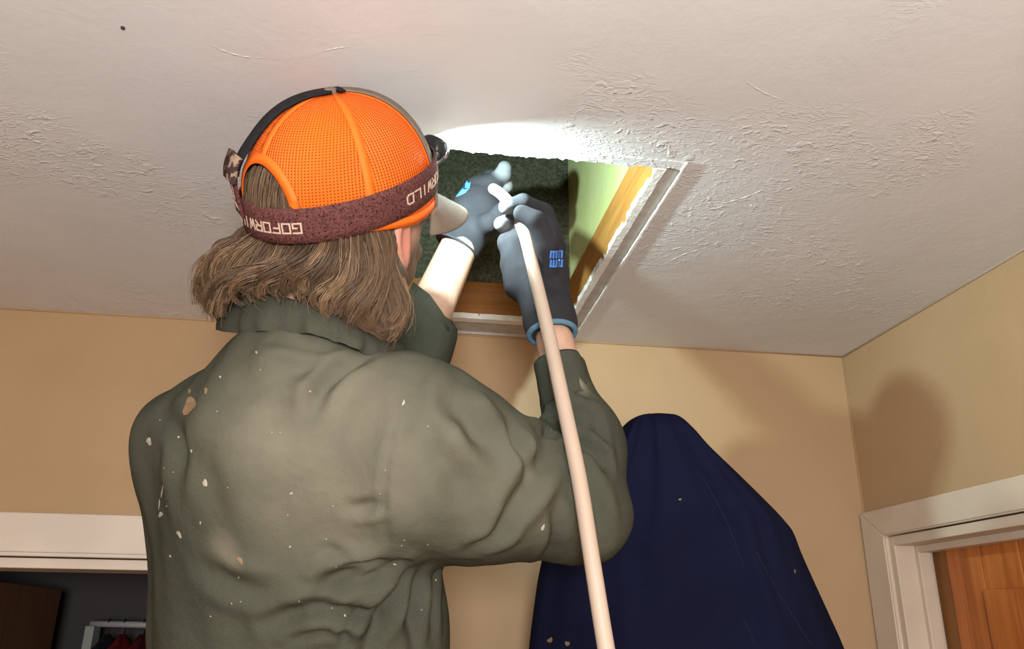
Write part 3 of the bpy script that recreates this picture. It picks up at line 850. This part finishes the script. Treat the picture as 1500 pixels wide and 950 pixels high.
def panel(name, a0, a1, mat, na=26, ns=26, off=0., start=None, end=1.):
    V = []; UVs = []
    mid = math.radians((a0 + a1) / 2)
    for i in range(na):
        th = math.radians(a0 + (a1 - a0) * i / (na - 1))
        s0 = start(th) if start else 0.
        for j in range(ns):
            s = s0 + (end - s0) * j / (ns - 1)
            p = cap_pt(th, s, off); V.append(p)
            tt = max(0, (s - .12) / .88); wdt = math.cos(tt * math.pi / 2) ** .82 if tt < 1 else 0
            UVs.append(((th - mid) * .1 * (.35 + .65 * wdt), s * .165))
    me = mesh(name, V, grid_faces(na, ns))
    uvl = me.uv_layers.new(name='UVMap')
    for l in me.loops: uvl.data[l.index].uv = UVs[l.vertex_index]
    return link(name, me, mat, cap, True)
A1, A2 = 49, 107
panel('mesh_panel', A1, A2, MAT['mesh']); panel('mesh_panel', A2, 180, MAT['mesh'], 40, 30, 0, arch)
panel('mesh_panel', -A2, -A1, MAT['mesh']); panel('mesh_panel', -180, -A2, MAT['mesh'], 40, 30, 0, arch)
solidify(panel('front_panel', 0, A1, MAT['front'], off=.0015), .002)
solidify(panel('front_panel', -A1, 0, MAT['front'], off=.0015), .002)
def tape(name, pts_fn, n, hw, mat, par=cap, th=.0012):
    """narrow fabric strip: pts_fn(t) -> (centre, side direction)"""
    V = []
    for i in range(n):
        c, s = pts_fn(i / (n - 1)); V += [c - s * hw, c + s * hw]
    o = link(name, mesh(name, V, [(2 * i, 2 * i + 1, 2 * i + 3, 2 * i + 2) for i in range(n - 1)]), mat, par, True)
    return solidify(o, th, 0)
for a in (A1, A2, 180, -A2, -A1):
    def f_(t, a=a):
        th = math.radians(a); s0 = arch(th)
        s = s0 + (0.985 - s0) * t
        c = cap_pt(th, s, .0006); sd = nrm(Fd * -math.sin(th) * CA + Rd * math.cos(th) * CB)
        return c, sd * (1 if s < .85 else max(.2, (1 - s) / .15))
    tape('seam_tape', f_, 30, .0052, MAT['orange'], cap, .0004)
def f_arch(t):
    a = math.radians(180 - 31.5 + 63 * t); s = arch(a) if abs(t - .5) < .49 else .0
    s = max(s, .06)
    c = cap_pt(a, s, .0012); c2 = cap_pt(a, s + .02, .0012)
    a2 = a + .02; s2 = max(arch(a2) if abs(t - .5) < .47 else .0, .06)
    tg = cap_pt(a2, s2, .0012) - c; nn = nrm(c - HC)
    return c, nrm(np.cross(nn, tg))
tape('opening_binding', f_arch, 60, .0055, MAT['orange'], cap, .0008)
def f_hem(sgn):
    def g(t):
        a = math.radians(sgn * (A1 + (180 - 31 - A1) * t)); return cap_pt(a, .03, .0012), U
    return g
tape('hem_tape', f_hem(1), 30, .005, MAT['orange']); tape('hem_tape', f_hem(-1), 30, .005, MAT['orange'])
o = link('button', mesh('button', [capP(0, 1, .001) + Fd * (.008 * math.cos(g) * r_) + Rd * (.008 * math.sin(g) * r_) + U * z_ for (r_, z_) in ((1, -.003), (1, .002), (.75, .0045), (.3, .0056)) for g in np.linspace(0, 2 * math.pi, 16, endpoint=False)],
         [(i * 16 + k, i * 16 + (k + 1) % 16, (i + 1) * 16 + (k + 1) % 16, (i + 1) * 16 + k) for i in range(3) for k in range(16)] + [tuple(48 + k for k in range(16))]), MAT['front'], cap, True)
# brim
V = []; nb, nt_ = 41, 14
for i in range(nb):
    s = -1 + 2 * i / (nb - 1); th = math.radians(58) * s
    b0 = cap_pt(th, 0.02, .001)
    L = .068 * max(0., 1 - abs(s) ** 2.6) ** .55
    for j in range(nt_):
        t = j / (nt_ - 1)
        p = b0 + Fd * L * (t ** .95) + Rd * (-.006 * s * t) - U * (t * (.044 * (.45 + .55 * L / .068) + .010 * abs(s) ** 2) + .003 * abs(s) ** 2)
        V.append(p)
me = mesh('brim', V, grid_faces(nb, nt_)); br = link('brim', me, MAT['brim'], cap, True); me.materials.append(MAT['brim_under'])
m = solidify(br, .004); m_ = br.modifiers['thickness']; m_.offset = 0
# ---- headlamp
hl = empty('headlamp', HC); hl.parent = person; hl.location = Vector(HC) - person.location
hl['label'] = 'headlamp on a speckled maroon strap over the cap'
def m_strap():
    k = NT('maroon_strap', .85, .15)
    c = k.mix(k.ramp(k.noise(420, 3, .7), .35, .65), (.060, .018, .018), (.150, .058, .050))
    v = k.n('ShaderNodeTexVoronoi'); v.inputs['Scale'].default_value = 190; k.t.links.new(k.co, v.inputs['Vector'])
    c = k.mix(k.ramp(v.outputs['Distance'], .16, .28, .9, 0), c, (.02, .012, .014))
    k.col(c); k.bump(k.noise(600, 2), .4, .001); return k.m
MAT['strap'] = m_strap()
MAT['letter'] = m_plain('strap_letters', (.62, .46, .36), .8, .2, .15, 200)
MAT['camo'] = (lambda k: (k.col(k.mix(k.ramp(k.noise(95, 2), .48, .55), (.05, .03, .03), (.30, .21, .15))), k.m)[1])(NT('camo_cloth', .9, .1))
MAT['strap_black'] = m_plain('black_strap', (.016, .016, .02), .8, .2, .4, 150, .4, 500)
MAT['lamp_glass'] = m_plain('lamp_lens', (.8, .8, .8), .1, .6)
MAT['chrome'] = m_plain('bright_ring', (.55, .55, .55), .25, .5, .1, 40, metal=.9)
def bandP(th, v, off):
    u0 = .007 + .010 * math.cos(th)
    r_ = 1.0
    hsag = -.004 * 0
    return HC + Fd * (CA + off) * math.cos(th) * r_ + Rd * (CB + off) * math.sin(th) * r_ + U * (u0 + v)
nb = 96; V = []
for i in range(nb):
    th = 2 * math.pi * i / nb
    for (v, of) in ((-.0196, .0026), (-.0188, .0046), (-.009, .0052), (0, .0052), (.009, .0052), (.0188, .0046), (.0196, .0026)): V.append(bandP(th, v, of))
link('headband', mesh('headband', V, grid_faces(nb, 7, True)), MAT['strap'], hl, True)
# strap over the crown, ending at the back of the band
BTH = math.radians(202)
def topP(x, w_, off=.0055):
    """x 0 band at the back .. 1 lamp at the front; w_ sideways"""
    side = nrm(Fd * -math.sin(BTH) + Rd * math.cos(BTH))
    if x < .56:
        t = x / .56; th = BTH
    else:
        t = 1 - (x - .56) / .44; th = BTH - math.pi
    bulge = .007 * math.exp(-((x - .15) / .09) ** 2)
    if t < .09:
        a = bandP(th, 0, .006); b = capP(th, .06, off); k = t / .09
        p = a * (1 - k) + b * k
    else: p = capP(th, .06 + .94 * (t - .09) / .91, off)
    return p + nrm(p - HC) * bulge + side * w_ * (1 if th == BTH else -1)
def top_strip(name, x0, x1, hw, mat, off=.0055, th=.002):
    V = []; n = 40
    for i in range(n):
        x = x0 + (x1 - x0) * i / (n - 1)
        V += [topP(x, -hw, off), topP(x, 0, off + .0006), topP(x, hw, off)]
    F = []
    for i in range(n - 1):
        a = 3 * i; F += [(a, a + 1, a + 4, a + 3), (a + 1, a + 2, a + 5, a + 4)]
    return solidify(link(name, mesh(name, V, F), mat, hl, True), th, 0)
top_strip('crown_strap', .14, .58, .0135, MAT['strap_black'], .003)
top_strip('crown_strap', -.0, .16, .0180, MAT['strap'])
top_strip('strap_slider', .12, .20, .0215, MAT['camo'], .009, .006)
# lettering: strokes on a 4 x 5 cell
GL = {'G': [[(4, 5), (0, 5), (0, 0), (4, 0), (4, 2.4), (2.2, 2.4)]], 'O': [[(0, 0), (4, 0), (4, 5), (0, 5), (0, 0)]],
      'F': [[(0, 0), (0, 5), (4, 5)], [(0, 2.5), (3.2, 2.5)]], 'R': [[(0, 0), (0, 5), (4, 5), (4, 2.3), (0, 2.3)], [(1.8, 2.3), (4, 0)]],
      'W': [[(0, 5), (.9, 0), (2, 3.6), (3.1, 0), (4, 5)]], 'I': [[(2, 0), (2, 5)]], 'L': [[(0, 5), (0, 0), (4, 0)]], 'D': [[(0, 0), (0, 5), (3, 5), (4, 4), (4, 1), (3, 0), (0, 0)]]}
def strokes(word, cell=.0021, gap=1.5, lw=.80):
    """list of quads in word coordinates (x right, y up, centred on y)"""
    out = []; x0 = 0
    for ch in word:
        for pl in GL[ch]:
            for (ax, ay), (bx, by) in zip(pl[:-1], pl[1:]):
                d = nrm((bx - ax, by - ay)); n_ = np.array((-d[1], d[0])) * lw / 2; e = d * lw / 2
                a = np.array((ax + x0, ay - 2.5)); b = np.array((bx + x0, by - 2.5))
                m = max(1, int(np.linalg.norm(b - a) / 1.2))
                for i in range(m):
                    s0, s1 = a - e + (b - a + 2 * e) * i / m, a - e + (b - a + 2 * e) * (i + 1) / m
                    out.append([(s0 - n_) * cell, (s1 - n_) * cell, (s1 + n_) * cell, (s0 + n_) * cell])
        x0 += 4 + gap
    return out
def letter_band(word, th0, cell=.0021):
    V = []; F = []
    for qd in strokes(word, cell):
        i0 = len(V)
        for p in qd: V.append(bandP(th0 + p[0] / .101, -p[1] - .001, .0060))
        F.append((i0, i0 + 1, i0 + 2, i0 + 3))
    return solidify(link('strap_lettering', mesh('strap_lettering', V, F), MAT['letter'], hl), .0004, 0)
W9 = 9 * 5.5 * .0021 / .101
letter_band('GOFORWILD', math.radians(147)); letter_band('GOFORWILD', math.radians(88) - W9)
V = []; F = []
for qd in strokes('GO', .0020):
    i0 = len(V)
    for p in qd: V.append(topP(.012 + (p[0]) / .20, p[1], .0080))
    F.append((i0, i0 + 1, i0 + 2, i0 + 3))
solidify(link('strap_lettering', mesh('strap_lettering', V, F), MAT['letter'], hl), .0004, 0)
# lamp housing
LC = HC + Fd * (CA + .030) - Rd * .002 + U * .021
LF = nrm(np.array([.36, 1.32, 2.55]) - LC)
lr = nrm(np.cross(LF, U)); lu = nrm(np.cross(lr, LF))
def lathe(name, prof, c, ax, a, b, mat, par, n=28, sx=1., sy=1.):
    V = []
    for (d_, r_) in prof:
        for k in range(n):
            g = 2 * math.pi * k / n; V.append(c + ax * d_ + a * r_ * sx * math.cos(g) + b * r_ * sy * math.sin(g))
    F = [(i * n + k, i * n + (k + 1) % n, (i + 1) * n + (k + 1) % n, (i + 1) * n + k) for i in range(len(prof) - 1) for k in range(n)]
    F += [tuple(range(n))[::-1], tuple((len(prof) - 1) * n + k for k in range(n))]
    me = mesh(name, V, F); bm = bmesh.new(); bm.from_mesh(me); bmesh.ops.recalc_face_normals(bm, faces=bm.faces); bm.to_mesh(me); bm.free()
    return link(name, me, mat, par, True)
lathe('lamp_housing', [(-.004, .012), (-.002, .016), (.012, .0175), (.020, .0165), (.0215, .014)], LC, LF, lr, lu, MAT['black'], hl, sx=1.15)
lathe('lamp_bracket', [(-.028, .012), (-.012, .014), (.002, .012)], LC - U * .008, Fd, lr, lu, MAT['black'], hl, sx=1.5, sy=1.2)
lathe('lamp_lens', [(.0210, .0125), (.0222, .0118)], LC, LF, lr, lu, MAT['lamp_glass'], hl, sx=1.1)
tube('lamp_ring', [LC + LF * .010 + lr * .0215 * math.cos(g) * 1.0 + lu * .0155 * math.sin(g) + nrm(LC - LC + Rd) * .002 for g in np.linspace(-2.4, .9, 22)], .0011, MAT['chrome'], hl, 8)
ld = bpy.data.lights.new('headlamp_light', 'SPOT'); ld.energy = HEADLAMP_W; ld.color = (.76, 1.0, 1.0); ld.spot_size = math.radians(140); ld.spot_blend = .9; ld.shadow_soft_size = .005
lo_ = bpy.data.objects.new('headlamp_light', ld); C.objects.link(lo_)
LP = LC + LF * .0245
lo_.parent = hl; lo_.location = Vector(LP) - world_loc(hl)
lo_.rotation_euler = Vector(LF).to_track_quat('-Z', 'Y').to_euler()
# ---- hair
guides = [
    [(374, 318, .905), (352, 350, .888), (322, 370, .88), (303, 402, .882), (298, 440, .888), (318, 474, .905)],
    [(388, 322, .880), (370, 352, .868), (338, 374, .860), (314, 402, .862), (312, 440, .872), (330, 470, .890)],
    [(406, 324, .862), (398, 354, .852), (374, 380, .846), (344, 400, .848), (330, 425, .858), (342, 448, .872)],
    [(440, 326, .850), (434, 358, .842), (412, 386, .838), (384, 408, .838), (378, 424, .844), (404, 436, .850)],
    [(480, 328, .842), (480, 362, .836), (466, 394, .834), (442, 416, .834), (440, 434, .838), (462, 448, .842)],
    [(516, 329, .842), (522, 364, .838), (514, 400, .836), (496, 428, .836), (498, 450, .838), (518, 472, .842)],
    [(540, 328, .850), (550, 364, .846), (550, 402, .842), (542, 440, .840), (538, 470, .842), (548, 498, .846)],
    [(556, 326, .862), (565, 364, .858), (571, 402, .856), (572, 440, .854), (566, 474, .850), (556, 504, .850)],
    [(566, 326, .872), (573, 366, .870), (582, 408, .868), (588, 448, .864), (584, 482, .860), (566, 504, .858)]]
G = np.array([[at(p[0], p[1], p[2] * HS) for p in g] for g in guides])
def sd_hair(P):
    d = ell(P, hp(-.012, 0, -.002), HAX, hr(.092, .082, .092))
    d = np.maximum(d, (P - hp(.02, 0, 0)) @ Fd.astype(np.float32))
    for g in G:
        for i in range(5):
            r_ = [.004, .008, .011, .010, .007, .004]
            inn = dv * .024
            d = sm(d, caps(P, g[i] + inn, g[i + 1] + inn, r_[i], r_[i + 1]), .012)
    return d
allg = G.reshape(-1, 3)
V, Q = surfnet(sd_hair, np.minimum(allg.min(0), HC - .13) - .03, np.maximum(allg.max(0), HC + .14) + .03, .0042)
V = vsmooth(V, Q, 2, .5); N = vnormals(V, Q)
V = V + N * (waves(V, 8, 150, 330, 11) * .0022)[:, None]
def m_hair():
    k = NT('brown_hair', .45, .35)
    f = k.attr('tone'); g = k.noise(60, 3, vec=(2.5, 2.5, .6))
    c = k.mix(f, (.045, .027, .017), (.30, .19, .105))
    c = k.mix(k.ramp(g, .35, .7, 0, .5), c, (.085, .05, .03))
    k.col(c); return k.m
MAT['hair'] = m_hair()
me = mesh_np('hair', V, Q); fattr(me, 'tone', np.full(len(V), .10))
hair = link('hair', me, MAT['hair'], person, True); hair['label'] = 'wavy brown hair falling over the collar'
# locks of strands
NS = 16
gs = np.array([spline(g, NS) for g in G])           # guides x NS x 3
tn = np.linspace(0, 1, NS)
SV = []; ST = []
def strand(pts, r0, tone):
    n = len(pts)
    t = np.gradient(pts, axis=0); t /= np.linalg.norm(t, axis=1)[:, None]
    a = np.cross(t, dv); a /= np.maximum(np.linalg.norm(a, axis=1), 1e-6)[:, None]; b = np.cross(t, a)
    rr = r0 * (1 - .75 * np.linspace(0, 1, n) ** 2)
    for k in range(3):
        g = 2.094 * k + .5
        SV.append(pts + (a * math.cos(g) + b * math.sin(g)) * rr[:, None])
    ST.append(np.concatenate([tone + .22 * np.linspace(0, 1, n) ** 2] * 3))
NCL = 300
for c in range(NCL):
    s = min(7.999, max(0, rng.uniform(-.25, 8.0)))
    i = int(s); f = s - i
    gp = gs[i] * (1 - f) + gs[i + 1] * f
    side = np.cross(np.gradient(gp, axis=0), dv); side /= np.linalg.norm(side, axis=1)[:, None]
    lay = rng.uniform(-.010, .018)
    ph = 1.9 * s + rng.normal() * .7; fr = rng.uniform(7, 10); am = rng.uniform(.006, .014)
    gp = gp + side * (am * tn ** .7 * np.sin(fr * tn + ph))[:, None] + dv * (lay * np.minimum(1, tn * 4) + .010 * tn * np.sin(fr * tn + ph + 1.3) + .014 * (1 - tn) ** 3)[:, None]
    gp = gp + up * (rng.normal() * .006 * tn ** 2)[:, None]
    cut = rng.uniform(.72, 1.0)
    tone_c = np.clip(rng.beta(.9, 1.9) - max(lay, 0) * 16, 0, 1)  # deeper locks darker: shade between locks painted into the tone
    for k in range(26):
        o2 = rng.normal(size=2) * .0034
        spread = (1.0 - .6 * tn ** 1.3)
        w1 = rng.normal() * .0016; ph2 = rng.uniform(0, 6.3)
        q = gp + side * (o2[0] * spread + w1 * np.sin(8 * tn + ph2) * tn)[:, None] + dv * (o2[1] * .8 * spread)[:, None]
        if rng.random() < .07: q = q + side * (rng.normal() * .014 * tn ** 2)[:, None] + up * (rng.normal() * .008 * tn ** 2)[:, None]
        q = q[:max(8, int(NS * (cut - rng.uniform(0, .1))))]
        strand(q, rng.uniform(.00035, .0007), np.clip(tone_c + rng.normal() * .10, 0, 1))
for c in range(420):                                   # hair combed down under the opening of the cap
    a = math.radians(rng.uniform(146, 214)); u1 = rng.uniform(.0, .075)
    n = 8; pts = []
    da = rng.normal() * .06; lift = rng.uniform(.000, .006) + .003
    for i in range(n):
        u_ = u1 - .045 * i / (n - 1); aa = a + da * (i / n) ** 2
        k = math.sqrt(max(.05, 1 - ((u_ / HS + .002) / .092) ** 2))
        pts.append(HC + Fd * (-.012 * HS + (.092 * HS * k + lift) * math.cos(aa)) + Rd * (.082 * HS * k + lift) * math.sin(aa) + U * u_)
    strand(np.array(pts), .0006, np.clip(rng.beta(1.5, 3.0), 0, 1))
# build faces for all strands
FQ = []; off = 0
lens = [len(x) for x in SV]
for j in range(0, len(SV), 3):
    n = lens[j]
    ar = np.arange(n - 1)
    for k in range(3):
        a = off + k * n; b = off + ((k + 1) % 3) * n
        FQ.append(np.stack([a + ar, b + ar, b + ar + 1, a + ar + 1], 1))
    off += 3 * n
me = mesh_np('hair_strands', np.concatenate(SV), np.concatenate(FQ)); fattr(me, 'tone', np.concatenate(ST))
o = link('hair_strands', me, MAT['hair'], hair, True); o['kind'] = 'stuff'

# ---- the hose
MAT['hose'] = m_plain('cream_hose', (.46, .355, .275), .45, .4, .06, 12)
HRD = .0088
hpts = [(722, 276, 1.285), (734, 284, 1.250), (748, 300, 1.195), (760, 322, 1.160), (770, 348, 1.138), (783, 402, 1.09), (801, 478, 1.03), (823, 580, .955), (848, 700, .895), (868, 825, .85), (888, 950, .81)]
hw_ = [at(*p) for p in hpts]
b_ = hw_[-1]
hw_ += [b_ + (.012, -.03, -.12), b_ + (.03, -.07, -.35), b_ + (.06, -.12, -.8), b_ + (.10, -.16, -1.3), b_ + (.16, -.16, -1.70), np.array([b_[0] + .26, b_[1] - .17, .03]), np.array([b_[0] + .45, b_[1] - .3, .010])]
o = tube('hose', spline(hw_, 150), HRD, MAT['hose'], None, 20)
tag(o, 'pale cream flexible hose held up into the hatch by the gloves', 'hose')

# ---- gloves
def m_glove():
    k = NT('knit_glove', .85, .2)
    c = k.mix(k.ramp(k.noise(25, 3), .3, .7), (.020, .020, .024), (.027, .027, .032))
    c = k.mix(k.attr('coat'), c, (.13, .135, .14))
    k.col(c); k.bump(k.noise(900, 2), .4, .0008); k.bump(k.noise(60, 3), .2, .003); return k.m
MAT['glove'] = m_glove()
MAT['hem'] = m_plain('blue_hem', (.10, .20, .28), .8, .2, .15, 100, .3, 600)
MAT['hem_dark'] = m_plain('dark_hem', (.03, .032, .04), .8, .2, .15, 100, .3, 600)
MAT['emblem'] = m_plain('blue_print', (.07, .24, .72), .6, .3, .15, 100)
MAT['emblem_dark'] = m_plain('dark_print', (.015, .03, .09), .7, .2, .1, 100)
def glove(name, palm, fingers, wrist, cuffc, label, hem_mat, coatpts, cutn, pbox):
    ah = at_fn[0]; GS = at_fn[1]
    A = {k: [ah(*p[:3]) for p in v] for k, v in fingers.items()}
    def sd(P):
        d = None
        for (a, b, ra, rb, fl, ff) in palm:
            e = caps(P, ah(*a), ah(*b), ra * GS, rb * GS, fl, ff); d = e if d is None else sm(d, e, .014)
        d = np.maximum(d, -(P - cuffc).dot(cutn.astype(np.float32)))
        f_all = None
        for k, v in A.items():
            rr = [p[3] * GS for p in fingers[k]]; e = None
            for i in range(len(v) - 1):
                x = caps(P, v[i], v[i + 1], rr[i], rr[i + 1]); e = x if e is None else sm(e, x, .004)
            f_all = e if f_all is None else sm(f_all, e, .0022)
        return sm(d, f_all, .010)
    pts = np.array([p for v in A.values() for p in v] + [ah(*a) for (a, *_r_) in palm] + [ah(*x[1]) for x in palm])
    V, Q = surfnet(sd, pts.min(0) - .06, pts.max(0) + .06, .0024)
    V = vsmooth(V, Q, 1, .4); N = vnormals(V, Q)
    V = V + N * (waves(V, 8, 120, 300, 21) * .0009)[:, None]
    me = mesh_np(name, V, Q)
    ct = np.zeros(len(V))
    for (c, r_) in coatpts: ct = np.maximum(ct, np.clip(1.6 - np.linalg.norm(V - ah(*c), axis=1) / (r_ * GS), 0, 1))
    fattr(me, 'coat', np.clip(ct * 1.5, 0, 1))
    g = link(name, me, MAT['glove'], person, True); g['label'] = label
    return g, BVHTree.FromPolygons([tuple(v) for v in V], [tuple(f) for f in Q])
def decal(name, polys, b, par, mat, off=.0007):
    V = []; F = []
    for pl in polys:
        hs = [hit(b, *p) for p in pl]
        if any(h[0] is None for h in hs): continue
        i0 = len(V); V += [h[0] + h[1] * off for h in hs]; F.append(tuple(range(i0, i0 + len(pl))))
    if V: return link(name, mesh(name, V, F), mat, par)
def quad_line(a, b, w_, n=5):
    a = np.array(a, float); b = np.array(b, float); d = nrm(b - a); n_ = np.array((-d[1], d[0])) * w_ / 2; out = []
    for i in range(n):
        p, q = a + (b - a) * i / n, a + (b - a) * (i + 1) / n; out.append([p - n_, q - n_, q + n_, p + n_])
    return out
def ring_at(c, ax, r_, n=28, flat=1., fl=None):
    a = nrm(np.cross(ax, [0.3, .2, .9])) if fl is None else nrm(fl - ax * (fl @ ax)); b = np.cross(ax, a)
    return [c + a * r_ * flat * math.cos(g) + b * r_ * math.sin(g) for g in np.linspace(0, 2 * math.pi, n, endpoint=False)]

at_fn = [rhand, 1.0]
# right hand closed round the hose, thumb towards the camera
pr = [((812, 500, 1.095), (806, 470, 1.115), .033, .034, dv, 1.25), ((806, 470, 1.115), (790, 405, 1.16), .034, .040, dv, 1.35), ((790, 405, 1.16), (786, 352, 1.185), .040, .036, dv, 1.35),
      ((755, 420, 1.145), (752, 355, 1.16), .016, .020, None, 1)]
fr_ = {'thumb': [(800, 405, 1.13, .017), (801, 360, 1.11, .0150), (786, 324, 1.105, .0140), (764, 312, 1.112, .0115)],
       'index': [(808, 348, 1.185, .015), (797, 312, 1.178, .0135), (766, 297, 1.150, .0125), (741, 303, 1.140, .0105)],
       'middle': [(815, 362, 1.205, .015), (790, 330, 1.205, .0135), (756, 322, 1.175, .0125), (734, 328, 1.150, .0105)],
       'ring': [(806, 378, 1.215, .015), (775, 352, 1.215, .0135), (750, 345, 1.190, .0125), (741, 356, 1.160, .0105)],
       'little': [(795, 395, 1.215, .014), (765, 380, 1.205, .012), (747, 375, 1.185, .011), (744, 388, 1.160, .0095)]}
cutR = nrm(rhand(806, 470, 1.115) - rhand(812, 500, 1.095)); cufR = rhand(809, 489, 1.101)
gr_, gb = glove('work_glove', pr, fr_, RWR, cufR, 'dark glove with blue hem, gripping the hose', None,
                [((738, 303, 1.14), .010), ((732, 328, 1.15), .010)], cutR, None)
o = tube('hem', ring_at(cufR + cutR * .001, cutR, .0315, 32, .86, dv), .0038, MAT['hem'], gr_, 10, True)
cn = nrm(at(811, 500, 1.11) - at(842, 610, 1.06))      # buttoned cuff band round the near wrist
V = []; n = 40
prof = [(-.062, .0335), (-.045, .0340), (-.020, .0330), (-.004, .0318), (.000, .0308), (-.003, .0290), (-.030, .0285)]
ca = nrm(np.cross(cn, dv)); cb = np.cross(cn, ca)
for (t_, r_) in prof:
    for k in range(n):
        g = 2 * math.pi * k / n; V.append(RCUF + cn * t_ + (ca * math.cos(g) + cb * math.sin(g)) * (r_ + .0007 * math.sin(3 * g + t_ * 60)))
o = link('cuff', mesh('cuff', V, [(i * n + k, i * n + (k + 1) % n, (i + 1) * n + (k + 1) % n, (i + 1) * n + k) for i in range(len(prof) - 1) for k in range(n)]), MAT['shirt'], shirt, True)
# blue print on the back of the hand: two rows of upright strokes
pol = []
for r0, r1 in ((367, 378), (380, 391)):
    for x in (807, 811, 815, 819, 823): pol += quad_line((x, r0), (x - 1, r1), 2.6, 3)
    pol += quad_line((806, r0 + (1 if r0 < 370 else 10)), (824, r0 + (1 if r0 < 370 else 10)), 2.2, 6)
decal('emblem', pol, gb, gr_, MAT['emblem'])

at_fn = [ah, 1.07]
# left hand raised beyond the hose
pl_ = [((662, 380, 1.215), (672, 355, 1.225), .034, .033, dv, 1.2), ((672, 355, 1.225), (698, 312, 1.25), .034, .040, dv, 1.35), ((698, 312, 1.25), (704, 285, 1.265), .038, .030, dv, 1.35)]
fl_ = {'index': [(712, 292, 1.255, .016), (722, 268, 1.262, .0145), (736, 256, 1.262, .013), (739, 246, 1.258, .0115)],
       'middle': [(700, 280, 1.27, .016), (718, 262, 1.285, .0145), (736, 262, 1.282, .013), (741, 272, 1.275, .0115)],
       'ring': [(690, 282, 1.28, .015), (708, 265, 1.300, .0135), (728, 272, 1.300, .012), (734, 286, 1.290, .011)],
       'little': [(682, 294, 1.285, .014), (697, 280, 1.305, .012), (716, 286, 1.305, .011), (724, 298, 1.295, .010)],
       'thumb': [(698, 335, 1.225, .018), (716, 326, 1.205, .015), (730, 315, 1.198, .0135), (740, 302, 1.196, .0115)]}
cutL = nrm(ah(695, 322, 1.235) - ah(664, 375, 1.215)); cufL = ah(668, 362, 1.218)
gl_, gbl = glove('work_glove', pl_, fl_, LWR, cufL, 'blue-grey glove with pale fingertips, reaching into the hatch', None,
                 [((740, 244, 1.255), .016), ((742, 268, 1.275), .014), ((736, 284, 1.29), .012), ((722, 298, 1.29), .01)], cutL, None)
o = tube('hem', ring_at(cufL + cutL * .002, cutL, .0335 * GS, 32, .84, dv), .0026, MAT['hem_dark'], gl_, 10, True)
ow = [(667, 279), (672, 268), (680, 262), (687, 261), (690, 267), (688, 276), (682, 283), (674, 287), (668, 289)]
ctr = (679, 275)
pol = []
for k0, k1 in ((0, .35), (.35, .7), (.7, 1.0)):
    for i in range(len(ow)):
        f2 = lambda p, k: (ctr[0] + (p[0] - ctr[0]) * k, ctr[1] + (p[1] - ctr[1]) * k)
        a_, b_2 = ow[i], ow[(i + 1) % len(ow)]
        pol.append([f2(a_, k0), f2(b_2, k0), f2(b_2, k1), f2(a_, k1)] if k0 else [ctr, f2(b_2, k1), f2(a_, k1)])
decal('emblem', pol, gbl, gl_, MAT['emblem'], .0012)
decal('emblem', quad_line((682, 266), (680, 278), 2.2, 3) + quad_line((682, 266), (687, 265), 1.8, 2) + quad_line((680, 278), (685, 277), 1.8, 2) + quad_line((675, 271), (674, 282), 1.4, 2) + quad_line((671, 275), (671, 285), 1.3, 2), gbl, gl_, MAT['emblem_dark'], .0020)

# ---- trousers and boots (below the picture)
MAT['jeans'] = m_plain('work_trousers', (.05, .05, .055), .9, .1, .2, 40, .3, 400)
MAT['boot'] = m_plain('boot_leather', (.09, .05, .025), .6, .3, .2, 40)
def sd_tr(P):
    d = caps(P, HIPC + up * .06, HIPC - up * .05, .135, .14, bw, .75)
    for s in (-1, 1):
        hip = HIPC + bw * s * .085 - up * .08; kn = hip + bd * .05 - up * .40; an = hip + bd * .01 - up * .80
        d = sm(d, caps(P, hip, kn, .092, .072), .03); d = sm(d, caps(P, kn, an, .072, .058), .03)
    return d
V, Q = surfnet(sd_tr, HIPC - (.35, .3, .97), HIPC + (.35, .35, .24), .010)
tr = link('trousers', mesh_np('trousers', V, Q), MAT['jeans'], person, True)
for s in (-1, 1):
    an = HIPC + bw * s * .085 + bd * .01 - up * .88
    def sd_b(P):
        d = caps(P, an + up * .03, an - up * .03, .055, .052)
        d = sm(d, caps(P, an + bd * -.02 - up * .055, an + bd * .14 - up * .06, .042, .036, up, 1.1), .04)
        return np.maximum(d, -(P - (an - up * .094)) @ up.astype(np.float32))
    V, Q = surfnet(sd_b, an - (.22, .22, .14), an + (.22, .25, .12), .007)
    link('boot', mesh_np('boot', V, Q), MAT['boot'], person, True)
BOOTZ = float(HIPC[2] - .88 - .094)
# ---- step ladder carrying him (below the picture)
MAT['alu'] = m_plain('ladder_metal', (.45, .45, .46), .4, .5, .1, 20, metal=.6)
lad = empty('step_ladder', (float(HIPC[0]), float(HIPC[1]), 0), 'metal step ladder under the boots of the person', 'ladder')
fx_ = HIPC + bd * .05
def ob(name, c, hx, hy, hz):
    V = [c + bw * hx * a + bd * hy * b + up * hz * d for a in (-1, 1) for b in (-1, 1) for d in (-1, 1)]
    F = [(0, 1, 3, 2), (4, 6, 7, 5), (0, 4, 5, 1), (2, 3, 7, 6), (0, 2, 6, 4), (1, 5, 7, 3)]
    return link(name, mesh(name, V, F), MAT['alu'], lad)
for k, zz in enumerate((BOOTZ, BOOTZ - .25, BOOTZ - .50)):
    if zz > .05: ob('tread', np.array([fx_[0], fx_[1], zz - .015]) - bd * (.09 * k), .20, .14 if k == 0 else .05, .014)
for s_ in (-1, 1):
    for sg in (-1, 1):
        b0 = np.array([fx_[0], fx_[1], BOOTZ - .03]) + bw * s_ * .205; b1 = np.array([fx_[0], fx_[1], .0]) + bw * s_ * .23 + bd * sg * .26
        tube('rail', [b0, (b0 + b1) / 2, b1 + up * .012], .014, MAT['alu'], lad, 8)
